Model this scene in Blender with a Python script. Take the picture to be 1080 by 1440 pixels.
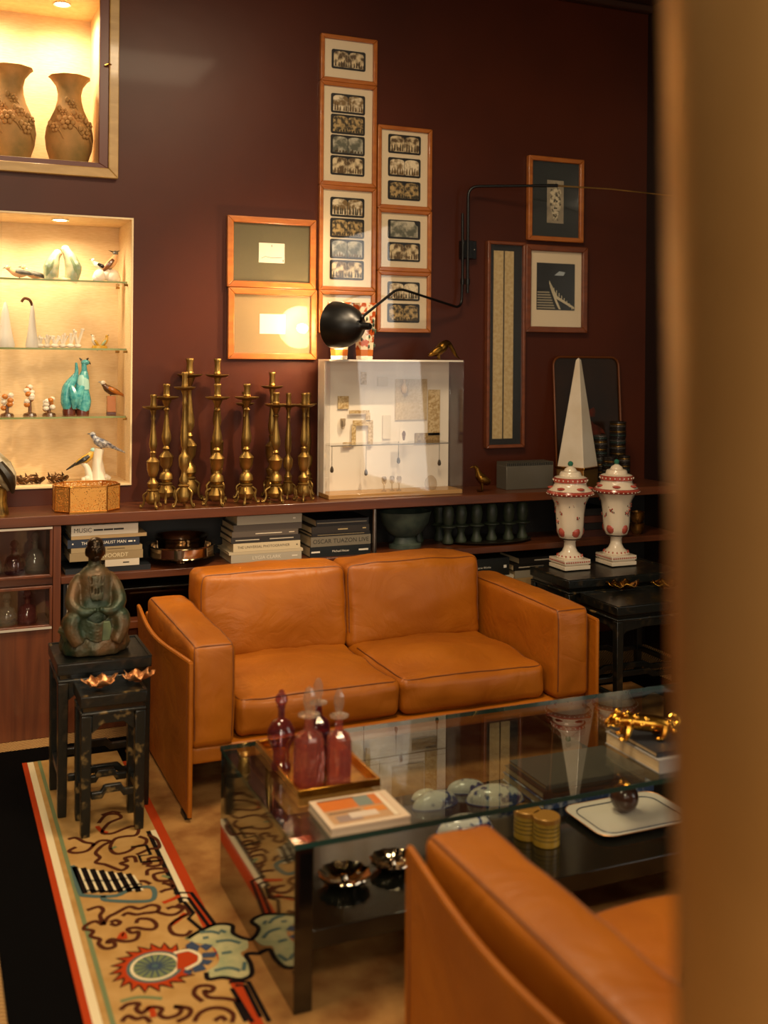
import bpy, bmesh, math, random
from mathutils import Vector, Matrix, noise
from mathutils.bvhtree import BVHTree
random.seed(7)
for o in list(bpy.data.objects): bpy.data.objects.remove(o, do_unlink=True)
SC = bpy.context.scene
COL = SC.collection
PI = math.pi

# ------------------------------------------------------------ camera
F, TH, RO, HY, H = 1510.0, math.radians(23.2), math.radians(0.5), 500.0, 1.55
cd = bpy.data.cameras.new('camera')
cam = bpy.data.objects.new('camera', cd); COL.objects.link(cam)
cam.location = (0, 0, H)
cam.rotation_euler = (Matrix.Rotation(-TH, 3, 'Z') @ Matrix.Rotation(PI/2, 3, 'X') @ Matrix.Rotation(RO, 3, 'Z')).to_euler()
cd.sensor_fit = 'VERTICAL'; cd.sensor_height = 36.0; cd.sensor_width = 27.0
cd.lens = F/1440.0*36.0
cd.shift_x = 0.0; cd.shift_y = -(720.0-HY)/1440.0
cd.clip_start = 0.05; cd.clip_end = 60
cd.dof.use_dof = True; cd.dof.focus_distance = 4.5; cd.dof.aperture_fstop = 1.9
SC.camera = cam

# ------------------------------------------------------------ world, lights, exposure
W = bpy.data.worlds.new('world'); SC.world = W; W.use_nodes = True
W.node_tree.nodes['Background'].inputs[0].default_value = (1.0, 0.86, 0.7, 1)
W.node_tree.nodes['Background'].inputs[1].default_value = 0.05
SC.view_settings.view_transform = 'Standard'; SC.view_settings.look = 'None'
SC.view_settings.gamma = 1.0; SC.view_settings.use_curve_mapping = False
SC.view_settings.exposure = 0.85

def area(name, loc, target, sx, sy, power, col):
    l = bpy.data.lights.new(name, 'AREA'); l.shape = 'RECTANGLE'; l.size = sx; l.size_y = sy
    l.energy = power; l.color = col
    o = bpy.data.objects.new(name, l); COL.objects.link(o); o.location = loc
    d = Vector(target)-Vector(loc); o.rotation_euler = d.to_track_quat('-Z', 'Y').to_euler()
    return o
def spot(name, loc, target, power, col, angle, blend=0.6, rad=0.04):
    l = bpy.data.lights.new(name, 'SPOT'); l.energy = power; l.color = col
    l.spot_size = math.radians(angle); l.spot_blend = blend; l.shadow_soft_size = rad
    o = bpy.data.objects.new(name, l); COL.objects.link(o); o.location = loc
    d = Vector(target)-Vector(loc); o.rotation_euler = d.to_track_quat('-Z', 'Y').to_euler()
    return o
def point(name, loc, power, col, rad=0.03):
    l = bpy.data.lights.new(name, 'POINT'); l.energy = power; l.color = col; l.shadow_soft_size = rad
    o = bpy.data.objects.new(name, l); COL.objects.link(o); o.location = loc
    return o
# daylight through the window in the right wall and the two windows behind the camera
area('window_light_right', (3.52, 0.95, 1.55), (0.5, 0.95, 1.3), 1.3, 2.1, 15, (1.0, 0.93, 0.82))
area('window_light_front_a', (-0.9, -2.36, 1.75), (-0.6, 3.0, 1.2), 1.2, 2.0, 48, (1.0, 0.86, 0.66))
area('window_light_front_b', (1.5, -2.36, 1.75), (1.5, 3.0, 1.2), 1.2, 2.0, 13, (1.0, 0.86, 0.66))
# ceiling lamps over the seating group
area('ceiling_lamp_light', (1.3, 2.75, 3.36), (1.3, 2.75, 0), 0.7, 0.7, 34, (1.0, 0.76, 0.48))
area('ceiling_lamp_light_left', (-0.4, 2.2, 3.36), (-0.1, 2.4, 0), 0.5, 0.5, 16, (1.0, 0.76, 0.48))
area('column_fill_light', (0.1, -0.7, 3.36), (0.2, 0.0, 0), 0.6, 0.6, 50, (1.0, 0.80, 0.52))  # unseen fill light behind the camera, added to brighten the brass column

# ceiling spot washing the wall with the candlesticks
spot('wall_washer', (2.3, 3.3, 3.38), (1.25, 4.75, 1.05), 190, (1.0, 0.74, 0.46), 42, 0.8, 0.03)

# ------------------------------------------------------------ pixel helpers (1080 x 1440 frame)
def ray(px, py):
    u = (px-540)/F; v = -(py-HY)/F
    c, s = math.cos(RO), math.sin(RO)
    u2 = u*c-v*s; v2 = v*c+u*s
    return Vector((math.sin(TH)+u2*math.cos(TH), math.cos(TH)-u2*math.sin(TH), v2))
def py_(px, py, Y):
    d = ray(px, py); t = Y/d.y; return Vector((d.x*t, Y, H+d.z*t))
def pz_(px, py, Z):
    d = ray(px, py); t = (Z-H)/d.z; return Vector((d.x*t, d.y*t, Z))

# ------------------------------------------------------------ materials
def S(h):
    h = h.lstrip('#'); r = [int(h[i:i+2], 16)/255 for i in (0, 2, 4)]
    return tuple((c/12.92 if c <= 0.04045 else ((c+0.055)/1.055)**2.4) for c in r)+(1.0,)
MATS = {}
def mat(name, col, rough=0.5, metal=0.0, col2=None, scale=8.0, lo=0.35, hi=0.65, bump=0.0, bscale=60.0, coat=0.0, spec=None, emit=None, detail=6.0, distort=0.0, stretch=None, trans=0.0):
    if name in MATS: return MATS[name]
    m = bpy.data.materials.new(name); m.use_nodes = True; MATS[name] = m
    nt = m.node_tree; N = nt.nodes; L = nt.links; b = N['Principled BSDF']
    b.inputs['Base Color'].default_value = S(col); b.inputs['Roughness'].default_value = rough; b.inputs['Metallic'].default_value = metal
    if coat: b.inputs['Coat Weight'].default_value = coat; b.inputs['Coat Roughness'].default_value = 0.08
    if spec is not None: b.inputs['Specular IOR Level'].default_value = spec
    if trans: b.inputs['Transmission Weight'].default_value = trans
    if emit: b.inputs['Emission Color'].default_value = S(emit[0]); b.inputs['Emission Strength'].default_value = emit[1]
    if col2 or bump:
        tc = N.new('ShaderNodeTexCoord'); src = tc.outputs['Object']
        if stretch:
            mp = N.new('ShaderNodeMapping'); mp.inputs['Scale'].default_value = stretch; L.new(src, mp.inputs[0]); src = mp.outputs[0]
    if col2:
        n = N.new('ShaderNodeTexNoise'); n.inputs['Scale'].default_value = scale; n.inputs['Detail'].default_value = detail; n.inputs['Distortion'].default_value = distort
        L.new(src, n.inputs['Vector'])
        r = N.new('ShaderNodeValToRGB'); r.color_ramp.elements[0].position = lo; r.color_ramp.elements[1].position = hi
        r.color_ramp.elements[0].color = S(col); r.color_ramp.elements[1].color = S(col2)
        L.new(n.outputs['Fac'], r.inputs[0]); L.new(r.outputs[0], b.inputs['Base Color'])
    if bump:
        n2 = N.new('ShaderNodeTexNoise'); n2.inputs['Scale'].default_value = bscale; n2.inputs['Detail'].default_value = 4
        L.new(src, n2.inputs['Vector'])
        bp = N.new('ShaderNodeBump'); bp.inputs['Strength'].default_value = bump; bp.inputs['Distance'].default_value = 0.01
        L.new(n2.outputs['Fac'], bp.inputs['Height']); L.new(bp.outputs[0], b.inputs['Normal'])
    return m
def thin_glass(name, tint, ior=1.5, rough=0.0, body=None, amount=0.3):
    m = bpy.data.materials.new(name); m.use_nodes = True; MATS[name] = m
    nt = m.node_tree; N = nt.nodes; L = nt.links
    N.remove(N['Principled BSDF']); out = N['Material Output']
    t = N.new('ShaderNodeBsdfTransparent'); t.inputs[0].default_value = S(tint)
    g = N.new('ShaderNodeBsdfGlossy'); g.inputs['Roughness'].default_value = rough
    fr = N.new('ShaderNodeFresnel'); ge = N.new('ShaderNodeNewGeometry')
    sw = N.new('ShaderNodeMapRange'); sw.inputs['To Min'].default_value = ior; sw.inputs['To Max'].default_value = 1.0/ior
    L.new(ge.outputs['Backfacing'], sw.inputs['Value']); L.new(sw.outputs[0], fr.inputs[0])   # same reflectance on both faces of the pane
    mx = N.new('ShaderNodeMixShader'); L.new(fr.outputs[0], mx.inputs[0]); L.new(t.outputs[0], mx.inputs[1]); L.new(g.outputs[0], mx.inputs[2])
    res = mx.outputs[0]
    if body:      # cloudy coloured glass: part of the light scatters in the wall
        d = N.new('ShaderNodeBsdfTranslucent'); d.inputs[0].default_value = S(body); d2 = N.new('ShaderNodeBsdfDiffuse'); d2.inputs[0].default_value = S(body)
        m0 = N.new('ShaderNodeMixShader'); m0.inputs[0].default_value = 0.5; L.new(d.outputs[0], m0.inputs[1]); L.new(d2.outputs[0], m0.inputs[2])
        m1 = N.new('ShaderNodeMixShader'); m1.inputs[0].default_value = amount; L.new(res, m1.inputs[1]); L.new(m0.outputs[0], m1.inputs[2]); res = m1.outputs[0]
    L.new(res, out.inputs[0]); return m
GLASS = thin_glass('clear_glass', '#FFFFFF', 1.5)
GLASST = thin_glass('table_glass', '#F0F5F1', 2.2)
GLASSP = thin_glass('picture_glass', '#FFFFFF', 1.45)
CRYSTAL = thin_glass('crystal', '#F4EFE8', 1.7, 0.02, '#E8DDCC', 0.12)
PINK = thin_glass('rose_glass', '#F7DED8', 1.7, 0.03, '#D98C80', 0.13)
AMETHYST = thin_glass('amethyst_glass', '#D8B0BA', 1.8, 0.03, '#8A4A58', 0.12)

def wood(name, c1, c2, rough=0.35, axis=(2, 30, 30), coat=0.3): return mat(name, c1, rough, 0, c2, 1.0, 0.3, 0.7, 0.03, 40, coat=coat, stretch=axis, detail=8, distort=0.6)
leather = mat('cognac_leather', '#95500A', 0.45, 0, '#AC6413', 4.0, 0.3, 0.75, 0.05, 260, spec=0.35)
def creases(m):
    N = m.node_tree.nodes; L = m.node_tree.links; tc = [n for n in N if n.type == 'TEX_COORD'][0]; bp0 = [n for n in N if n.type == 'BUMP'][0]
    n = N.new('ShaderNodeTexNoise'); n.inputs['Scale'].default_value = 4.5; n.inputs['Detail'].default_value = 4; n.inputs['Distortion'].default_value = 1.2; L.new(tc.outputs['Object'], n.inputs['Vector'])
    a = N.new('ShaderNodeMath'); a.operation = 'SUBTRACT'; a.inputs[1].default_value = 0.5; L.new(n.outputs['Fac'], a.inputs[0])
    b_ = N.new('ShaderNodeMath'); b_.operation = 'ABSOLUTE'; L.new(a.outputs[0], b_.inputs[0])
    r = N.new('ShaderNodeMapRange'); r.inputs['From Max'].default_value = 0.14; L.new(b_.outputs[0], r.inputs['Value'])
    bp = N.new('ShaderNodeBump'); bp.inputs['Strength'].default_value = 0.15; bp.inputs['Distance'].default_value = 0.010
    L.new(r.outputs[0], bp.inputs['Height']); L.new(bp0.outputs[0], bp.inputs['Normal']); L.new(bp.outputs[0], N['Principled BSDF'].inputs['Normal'])
creases(leather)
leather_edge = mat('cognac_leather_edge', '#6E390C', 0.5, bump=0.1, bscale=200)
lacquer = mat('black_lacquer', '#0B0D0C', 0.16, 0, '#14140F', 6, coat=0.5)
lacquer_mirror = mat('black_mirror_lacquer', '#0A0A09', 0.05, coat=1.0)
lacquer_worn = mat('worn_black_lacquer', '#10120F', 0.3, 0, '#3B2E1C', 22, 0.55, 0.78, 0.1, 60)
lacquer_gilt = mat('gilded_black_lacquer', '#11130F', 0.32, 0, '#7A6238', 30, 0.58, 0.72, 0.08, 60)
brass_old = mat('aged_brass', '#A88648', 0.42, 0.9, '#6A5228', 9, 0.35, 0.7, 0.08, 40)
gold = mat('polished_gold', '#D9A441', 0.22, 1.0, '#B57A28', 14)
rose_gold = mat('rose_gold', '#D79B68', 0.40, 0.8, '#B8743F', 20)
silver = mat('polished_silver', '#C9B9A2', 0.1, 1.0)
steel = mat('brushed_steel', '#8C8880', 0.35, 1.0, bump=0.05, bscale=80, stretch=(1, 1, 20))
black_metal = mat('black_metal', '#0B0B0B', 0.38, 0.2)
walnut = wood('walnut_shelf', '#4A2410', '#66351A', 0.35)
walnut_v = wood('walnut_upright', '#4E2613', '#6C381C', 0.38, (30, 30, 2))
cherry = wood('cherry_frame', '#96501C', '#B06828', 0.35, (8, 30, 30))
darkwood = wood('dark_frame', '#5E2F17', '#7A4020', 0.35, (8, 30, 30))
gilt_wood = wood('gilt_frame', '#A5824A', '#B8955B', 0.4, (8, 30, 30))
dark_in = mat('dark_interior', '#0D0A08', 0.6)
card_dark = mat('card_black', '#17140F', 0.5)
cream = mat('cream_card', '#DCC9A8', 0.8, bump=0.02, bscale=200)
olive_mat = mat('olive_card', '#5B5238', 0.8, bump=0.03, bscale=200)
greymat = mat('green_black_card', '#1E231F', 0.7)
taupe_mat = mat('taupe_card', '#8A7350', 0.8)
paper = mat('paper_white', '#D8CDB8', 0.7)
pages = mat('page_edges', '#B79E74', 0.85, 0, '#CDB78F', 3, bump=0.2, bscale=40, stretch=(1, 1, 60))
white_paint = mat('white_paint', '#E6DCCB', 0.5)
porcelain = mat('white_porcelain', '#E3D9C8', 0.16, coat=0.4)
sepia = [mat('sepia_print_%s' % k, a, 0.6, 0, b, s, 0.4, 0.6, detail=5) for k, a, b, s in
         (('warm', '#D9C49A', '#5A4425', 45), ('pale', '#E4D3B0', '#7B6138', 38), ('dark', '#B79A64', '#3A301C', 55), ('cool', '#B9B199', '#5B5B4A', 30))]

# ------------------------------------------------------------ mesh builder
class B:
    def __init__(s): s.v = []; s.f = []; s.mi = []; s.cur = 0
    def add(s, vs, fs):
        o = len(s.v); s.v += [tuple(v) for v in vs]
        for f in fs: s.f.append(tuple(i+o for i in f)); s.mi.append(s.cur)
        return s
    def box(s, x0, y0, z0, x1, y1, z1):
        v = [(x0,y0,z0),(x1,y0,z0),(x1,y1,z0),(x0,y1,z0),(x0,y0,z1),(x1,y0,z1),(x1,y1,z1),(x0,y1,z1)]
        return s.add(v, [(0,3,2,1),(4,5,6,7),(0,1,5,4),(1,2,6,5),(2,3,7,6),(3,0,4,7)])
    def lathe(s, prof, c=(0,0,0), n=24, sx=1, sy=1, fn=None, caps=True):
        vs = []; fs = []; k = len(prof)
        for i in range(n):
            a = 2*PI*i/n
            for r, z in prof:
                q = r*(fn(a, z) if fn else 1)
                vs.append((c[0]+q*sx*math.cos(a), c[1]+q*sy*math.sin(a), c[2]+z))
        for i in range(n):
            j = (i+1) % n
            for p in range(k-1): fs.append((i*k+p, j*k+p, j*k+p+1, i*k+p+1))
        if caps and prof[0][0] > 1e-6: fs.append(tuple(i*k for i in range(n-1, -1, -1)))
        if caps and prof[-1][0] > 1e-6: fs.append(tuple(i*k+k-1 for i in range(n)))
        return s.add(vs, fs)
    def tube(s, pts, r, n=8, flat=1.0, up=None):
        pts = [Vector(p) for p in pts]; m = len(pts)
        rs = r if isinstance(r, (list, tuple)) else [r]*m
        vs = []; fs = []; t0 = (pts[1]-pts[0]).normalized()
        ref = Vector(up) if up else (Vector((0,0,1)) if abs(t0.z) < 0.9 else Vector((0,1,0)))
        nrm = (ref - t0*ref.dot(t0)).normalized()
        for i, p in enumerate(pts):
            t = (pts[min(i+1, m-1)]-pts[max(i-1, 0)]).normalized()
            nrm = (nrm - t*nrm.dot(t)).normalized(); bi = t.cross(nrm)
            for j in range(n):
                a = 2*PI*j/n
                vs.append(p + nrm*(math.cos(a)*rs[i]*flat) + bi*(math.sin(a)*rs[i]))
        for i in range(m-1):
            for j in range(n):
                k = (j+1) % n; fs.append((i*n+j, i*n+k, (i+1)*n+k, (i+1)*n+j))
        fs.append(tuple(range(n-1, -1, -1))); fs.append(tuple((m-1)*n+j for j in range(n)))
        return s.add(vs, fs)
    def ell(s, c, r, n=14, m=8, rot=None):
        vs = []; fs = []; R = rot or Matrix.Identity(3); c = Vector(c)
        for i in range(m+1):
            t = PI*i/m
            for j in range(n):
                a = 2*PI*j/n
                vs.append(c + R @ Vector((r[0]*math.sin(t)*math.cos(a), r[1]*math.sin(t)*math.sin(a), r[2]*math.cos(t))))
        for i in range(m):
            for j in range(n):
                k = (j+1) % n; fs.append((i*n+j, (i+1)*n+j, (i+1)*n+k, i*n+k))
        return s.add(vs, fs)
    def prism(s, poly, d0, d1, plane='xz', o=(0,0,0)):
        n = len(poly)
        def mp(p, d):
            if plane == 'xz': return (o[0]+p[0], o[1]+d, o[2]+p[1])
            if plane == 'xy': return (o[0]+p[0], o[1]+p[1], o[2]+d)
            return (o[0]+d, o[1]+p[0], o[2]+p[1])
        vs = [mp(p, d0) for p in poly]+[mp(p, d1) for p in poly]
        fs = [tuple(range(n)), tuple(range(2*n-1, n-1, -1))]
        fs += [(i, i+n, (i+1) % n+n, (i+1) % n) for i in range(n)]
        return s.add(vs, fs)
    def ring(s, x0, z0, x1, z1, w, d0, d1, wd=None):      # rectangular frame in the xz plane
        wd = wd or w
        a = [(x0,z0),(x1,z0),(x1,z1),(x0,z1)]; b = [(x0+w,z0+wd),(x1-w,z0+wd),(x1-w,z1-wd),(x0+w,z1-wd)]
        for i in range(4):
            j = (i+1) % 4
            s.prism([a[i], a[j], b[j], b[i]], d0, d1)
        return s
    def ribbon(s, pts, w, z0, z1, closed=False):           # raised flat line on the floor
        pts = [Vector((p[0], p[1], 0)) for p in pts]; m = len(pts); vs = []; fs = []
        for i, p in enumerate(pts):
            a = pts[(i-1) % m] if (closed or i) else p; c = pts[(i+1) % m] if (closed or i < m-1) else p
            t = (c-a); t = t.normalized() if t.length > 1e-6 else Vector((1,0,0)); nn = Vector((-t.y, t.x, 0))*w/2
            vs += [p+nn+Vector((0,0,z0)), p-nn+Vector((0,0,z0)), p+nn+Vector((0,0,z1)), p-nn+Vector((0,0,z1))]
        for i in range(m if closed else m-1):
            j = (i+1) % m; q, k = i*4, j*4
            fs += [(q+2, q+3, k+3, k+2), (q, q+2, k+2, k), (q+1, k+1, k+3, q+3)]
        return s.add(vs, fs)
    def cushion(s, x0, y0, z0, x1, y1, z1, r=0.04, puff=(0,0,0), n=9, nz=0.0, nf=6.0, seed=0.0, nzf=None):
        c = Vector(((x0+x1)/2, (y0+y1)/2, (z0+z1)/2)); h = Vector(((x1-x0)/2, (y1-y0)/2, (z1-z0)/2))
        def coords(hh):
            inner = [-hh+r+(2*hh-2*r)*i/n for i in range(n+1)]
            e = [r*q for q in (0.0, 0.12, 0.4, 0.7)]
            return [-hh+q for q in e]+inner+[hh-q for q in reversed(e)]
        def mapp(p):
            inn = Vector([max(-(h[i]-r), min(h[i]-r, p[i])) for i in range(3)])
            d = p-inn; nn = d.normalized() if d.length > 1e-9 else Vector((0,0,0)); q = inn+nn*r
            u = [1-(p[i]/h[i])**2 for i in range(3)]
            off = Vector((nn.x*puff[0]*u[1]*u[2], nn.y*puff[1]*u[0]*u[2], nn.z*puff[2]*u[0]*u[1]))
            if nz:
                w = noise.noise(Vector((p.x*nf+seed, p.y*nf, p.z*nf+seed*2))) + 0.5*noise.noise(Vector((p.x*nf*2.7, p.y*nf*2.7+seed, p.z*nf*2.7)))
                off += nn*(nz*w)
            return c+q+off
        cs = [coords(h[i]) for i in range(3)]
        for ax in range(3):
            a, b = [(1, 2), (2, 0), (0, 1)][ax]
            for sg in (-1, 1):
                vs = []; na, nb = len(cs[a]), len(cs[b])
                for i in range(na):
                    for j in range(nb):
                        p = Vector((0,0,0)); p[ax] = sg*h[ax]; p[a] = cs[a][i]; p[b] = cs[b][j]; vs.append(mapp(p))
                fs = []
                for i in range(na-1):
                    for j in range(nb-1):
                        f = (i*nb+j, (i+1)*nb+j, (i+1)*nb+j+1, i*nb+j+1); fs.append(f if sg > 0 else f[::-1])
                s.add(vs, fs)
        return s
    def mesh(s, name, mats, smooth=True, ang=40, weld=False, normals=False):
        me = bpy.data.meshes.new(name); me.from_pydata(s.v, [], s.f)
        for m in (mats if isinstance(mats, (list, tuple)) else [mats]): me.materials.append(m)
        if s.cur: me.polygons.foreach_set('material_index', s.mi)
        if weld or normals:
            bm = bmesh.new(); bm.from_mesh(me)
            if weld: bmesh.ops.remove_doubles(bm, verts=bm.verts, dist=1e-5)
            bmesh.ops.recalc_face_normals(bm, faces=bm.faces); bm.to_mesh(me); bm.free()
        if smooth:
            me.polygons.foreach_set('use_smooth', [True]*len(me.polygons)); me.set_sharp_from_angle(angle=math.radians(ang))
        me.update(); return me
    def build(s, name, mats, parent=None, loc=None, smooth=True, ang=40, bevel=0, remesh=0, weld=False, seg=2, normals=True, rz=0):
        me = s.mesh(name, mats, smooth, ang, weld, normals)
        return link(name, me, parent, loc, bevel, remesh, seg, rz)
def link(name, me, parent=None, loc=None, bevel=0, remesh=0, seg=2, rz=0):
    o = bpy.data.objects.new(name, me); COL.objects.link(o)
    if parent is not None: o.parent = parent
    if loc is not None: o.location = loc
    if rz: o.rotation_euler[2] = rz
    if remesh:
        md = o.modifiers.new('remesh', 'REMESH'); md.mode = 'VOXEL'; md.voxel_size = remesh; md.use_smooth_shade = True
        sm = o.modifiers.new('smooth', 'SMOOTH'); sm.factor = 0.5; sm.iterations = 2
    if bevel:
        md = o.modifiers.new('bevel', 'BEVEL'); md.width = bevel; md.segments = seg; md.limit_method = 'ANGLE'; md.angle_limit = math.radians(40)
    return o
def tag(o, label, cat, group=None):
    o['label'] = label; o['category'] = cat
    if group: o['group'] = group
    return o
def T(name, label, cat, loc=(0,0,0), rz=0, group=None):
    o = bpy.data.objects.new(name, None); COL.objects.link(o); o.location = loc; o.rotation_euler[2] = rz
    o.empty_display_size = 0.05
    return tag(o, label, cat, group)
def copy_tree(o, parent=None):
    c = o.copy(); COL.objects.link(c); c.parent = parent
    for ch in list(o.children): copy_tree(ch, c)
    return c
def struct(o): o['kind'] = 'structure'; return o

# lettering meshes are made first, while the scene is small
TXT = {}
for w in ('MUSIC', 'A CONTEMPORARY GUIDE', 'THE MATERIALIST MAN', 'VERVOORDT', 'THE UNIVERSAL PHOTOGRAPHER', 'LYGIA CLARK', 'OSCAR TUAZON LIVE', 'Michael Heizer', 'Mary Corse Works'):
    cu = bpy.data.curves.new(w, 'FONT'); cu.body = w; cu.size = 1.0; cu.align_x = 'CENTER'; cu.align_y = 'CENTER'; cu.extrude = 0.0; cu.resolution_u = 3
    ob = bpy.data.objects.new(w, cu); COL.objects.link(ob); bpy.context.view_layer.update()
    me = bpy.data.meshes.new_from_object(ob.evaluated_get(bpy.context.evaluated_depsgraph_get()))
    xs = [v.co.x for v in me.vertices]; TXT[w] = (me, max(xs)-min(xs)); bpy.data.objects.remove(ob, do_unlink=True)
def lettering(w, width, height, m, parent, loc, rot=(PI/2, 0, 0)):
    me0, wd = TXT[w]; me = me0.copy(); me.materials.clear(); me.materials.append(m)
    s = min(width/wd, height/0.72)
    for v in me.vertices: v.co *= s
    o = bpy.data.objects.new('lettering', me); COL.objects.link(o); o.parent = parent; o.location = loc; o.rotation_euler = rot
    return o
# ------------------------------------------------------------ the room
WY = 4.80            # face of the back wall
XR, XL, YF, ZC = 3.60, -2.6, -2.4, 3.45
LZ = 0.895           # worktop height
LY = 4.49            # worktop front edge
NB = 5.14            # back of the niches

def wall_mat():
    m = mat('burgundy_lacquer', '#3F1B0F', 0.40, 0, '#4D2110', 1.6, 0.3, 0.7, 0.10, 7, coat=0.03, spec=0.25)
    return m
wallm = wall_mat()
def sisal_mat():
    m = bpy.data.materials.new('sisal_herringbone'); m.use_nodes = True
    nt = m.node_tree; N = nt.nodes; L = nt.links; b = N['Principled BSDF']; b.inputs['Roughness'].default_value = 0.9
    tc = N.new('ShaderNodeTexCoord'); sp = N.new('ShaderNodeSeparateXYZ'); L.new(tc.outputs['Object'], sp.inputs[0])
    def M(op, a, bb=None, v=None):
        q = N.new('ShaderNodeMath'); q.operation = op
        L.new(a, q.inputs[0])
        if bb is not None: L.new(bb, q.inputs[1])
        if v is not None: q.inputs[1].default_value = v
        return q.outputs[0]
    tri = M('PINGPONG', sp.outputs['X'], v=0.045)
    s = M('ADD', sp.outputs['Y'], tri); s = M('MULTIPLY', s, v=2*PI/0.016); s = M('SINE', s)
    nz = N.new('ShaderNodeTexNoise'); nz.inputs['Scale'].default_value = 120; L.new(tc.outputs['Object'], nz.inputs['Vector'])
    s2 = M('ADD', s, nz.outputs['Fac'])
    r = N.new('ShaderNodeValToRGB'); r.color_ramp.elements[0].position = 0.1; r.color_ramp.elements[1].position = 0.9
    r.color_ramp.elements[0].color = S('#7A5226'); r.color_ramp.elements[1].color = S('#C49A5C')
    L.new(s2, r.inputs[0]); L.new(r.outputs[0], b.inputs['Base Color'])
    bp = N.new('ShaderNodeBump'); bp.inputs['Strength'].default_value = 0.6; bp.inputs['Distance'].default_value = 0.004
    L.new(s2, bp.inputs['Height']); L.new(bp.outputs[0], b.inputs['Normal'])
    return m
struct(B().box(XL-.1, YF-.1, -0.1, XR+.1, 5.3, 0).build('floor', sisal_mat()))
struct(B().box(XL-.1, YF-.1, ZC, XR+.1, 5.3, ZC+.1).build('ceiling', mat('brown_ceiling', '#3A2216', 0.5)))

# back wall with its two display niches
nU = dict(x0=-0.45, x1=0.71, z0=2.372, z1=3.10)
nL = dict(x0=-0.45, x1=0.847, z0=0.969, z1=2.147)
b = B()
b.box(XL-.1, WY, 0, -0.45, 5.24, ZC); b.box(0.847, WY, 0, XR+.1, 5.24, ZC)
b.box(-0.45, WY, 0, 0.847, 5.24, nL['z0']); b.box(-0.45, WY, nL['z1'], 0.847, 5.24, nU['z0']); b.box(-0.45, WY, nU['z1'], 0.847, 5.24, ZC)
b.box(0.71, WY, nU['z0'], 0.847, 5.24, nU['z1'])
b.box(-0.45, NB+0.01, nL['z0'], 0.847, 5.24, nL['z1']); b.box(-0.45, NB+0.01, nU['z0'], 0.71, 5.24, nU['z1'])
wall_back = struct(b.build('wall_back', wallm))
nich = mat('niche_linen', '#DDBE8C', 0.75, 0, '#E6CA9C', 30, bump=0.05, bscale=150, stretch=(1, 1, 8))
for q, lamp in ((nU, 11), (nL, 7)):
    t = 0.008; l = B()
    l.box(q['x0'], NB, q['z0'], q['x1'], NB+.009, q['z1'])
    l.box(q['x1']-t, WY-.002, q['z0'], q['x1']-.0005, NB, q['z1']); l.box(q['x0']+.0005, WY-.002, q['z0'], q['x0']+t, NB, q['z1'])
    l.box(q['x0']+t, WY-.002, q['z0']+.0005, q['x1']-t, NB, q['z0']+t); l.box(q['x0']+t, WY-.002, q['z1']-t, q['x1']-t, NB, q['z1']-.0005)
    l.build('niche_lining', nich, wall_back, smooth=False)
    for x in (-0.15, 0.22, 0.55):
        dl = B().lathe([(0.0, 0), (0.03, 0), (0.038, -0.004), (0.038, 0.0005), (0, 0.0005)], (x, 4.93, q['z1']-t-.001), 20).build('downlight_ring', mat('downlight_white', '#E8E0D0', 0.4), wall_back)
        B().lathe([(0.0, 0), (0.027, 0), (0.027, -0.003), (0, -0.003)], (x, 4.93, q['z1']-t-.0015), 16).build('downlight_lens', mat('downlight_glow', '#FFE2B0', 0.4, emit=('#FFDDA8', 14)), dl)
        spot('niche_spot', (x, 4.93, q['z1']-0.03), (x+.08, 5.0, q['z0']), lamp, (1.0, 0.79, 0.52), 160, 0.9, 0.03)
B().ring(nL['x0'], nL['z0'], nL['x1'], nL['z1'], 0.007, WY-.006, WY-.0005).build('niche_edge', mat('niche_edge', '#E0C79A', 0.5), wall_back, smooth=False)
# gilt frame and dark inner door frame of the upper niche
B().ring(-0.50, 2.312, 0.774, 3.16, 0.042, WY-.035, WY-.0005).build('niche_frame', gilt_wood, wall_back, bevel=0.004)
B().ring(-0.458, 2.354, 0.732, 3.118, 0.040, WY-.022, WY-.0005, 0.022).build('niche_door_frame', mat('redwood_frame', '#5A2415', 0.35), wall_back, bevel=0.002)
B().tube([(0.715, WY-.03, 2.80), (0.725, WY-.045, 2.803), (0.742, WY-.03, 2.806)], 0.004, 8).build('niche_catch', gold, wall_back)
B().box(-0.44, WY+.012, nL['z0']+.01, 0.30, WY+.016, nL['z1']-.01).build('niche_glass_pane', GLASS, wall_back, smooth=False)
shelfz = [py_(181.5, 397.5, 4.86).z, py_(181.5, 491.5, 4.86).z, py_(183, 586, 4.86).z]
for z in shelfz:
    g = B().box(-0.43, 4.86, z-.004, 0.832, 5.12, z+.004).build('glass_shelf', [GLASS], wall_back, smooth=False)
    B().box(-0.43, 4.857, z-.004, 0.832, 4.8598, z+.004).build('shelf_edge', mat('green_glass_edge', '#7E8A4A', 0.15), g, smooth=False)
    for y in (4.88, 5.10): B().tube([(0.839, y, z-.010), (0.822, y, z-.010)], 0.0055, 8).build('shelf_pin', brass_old, g)

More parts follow.
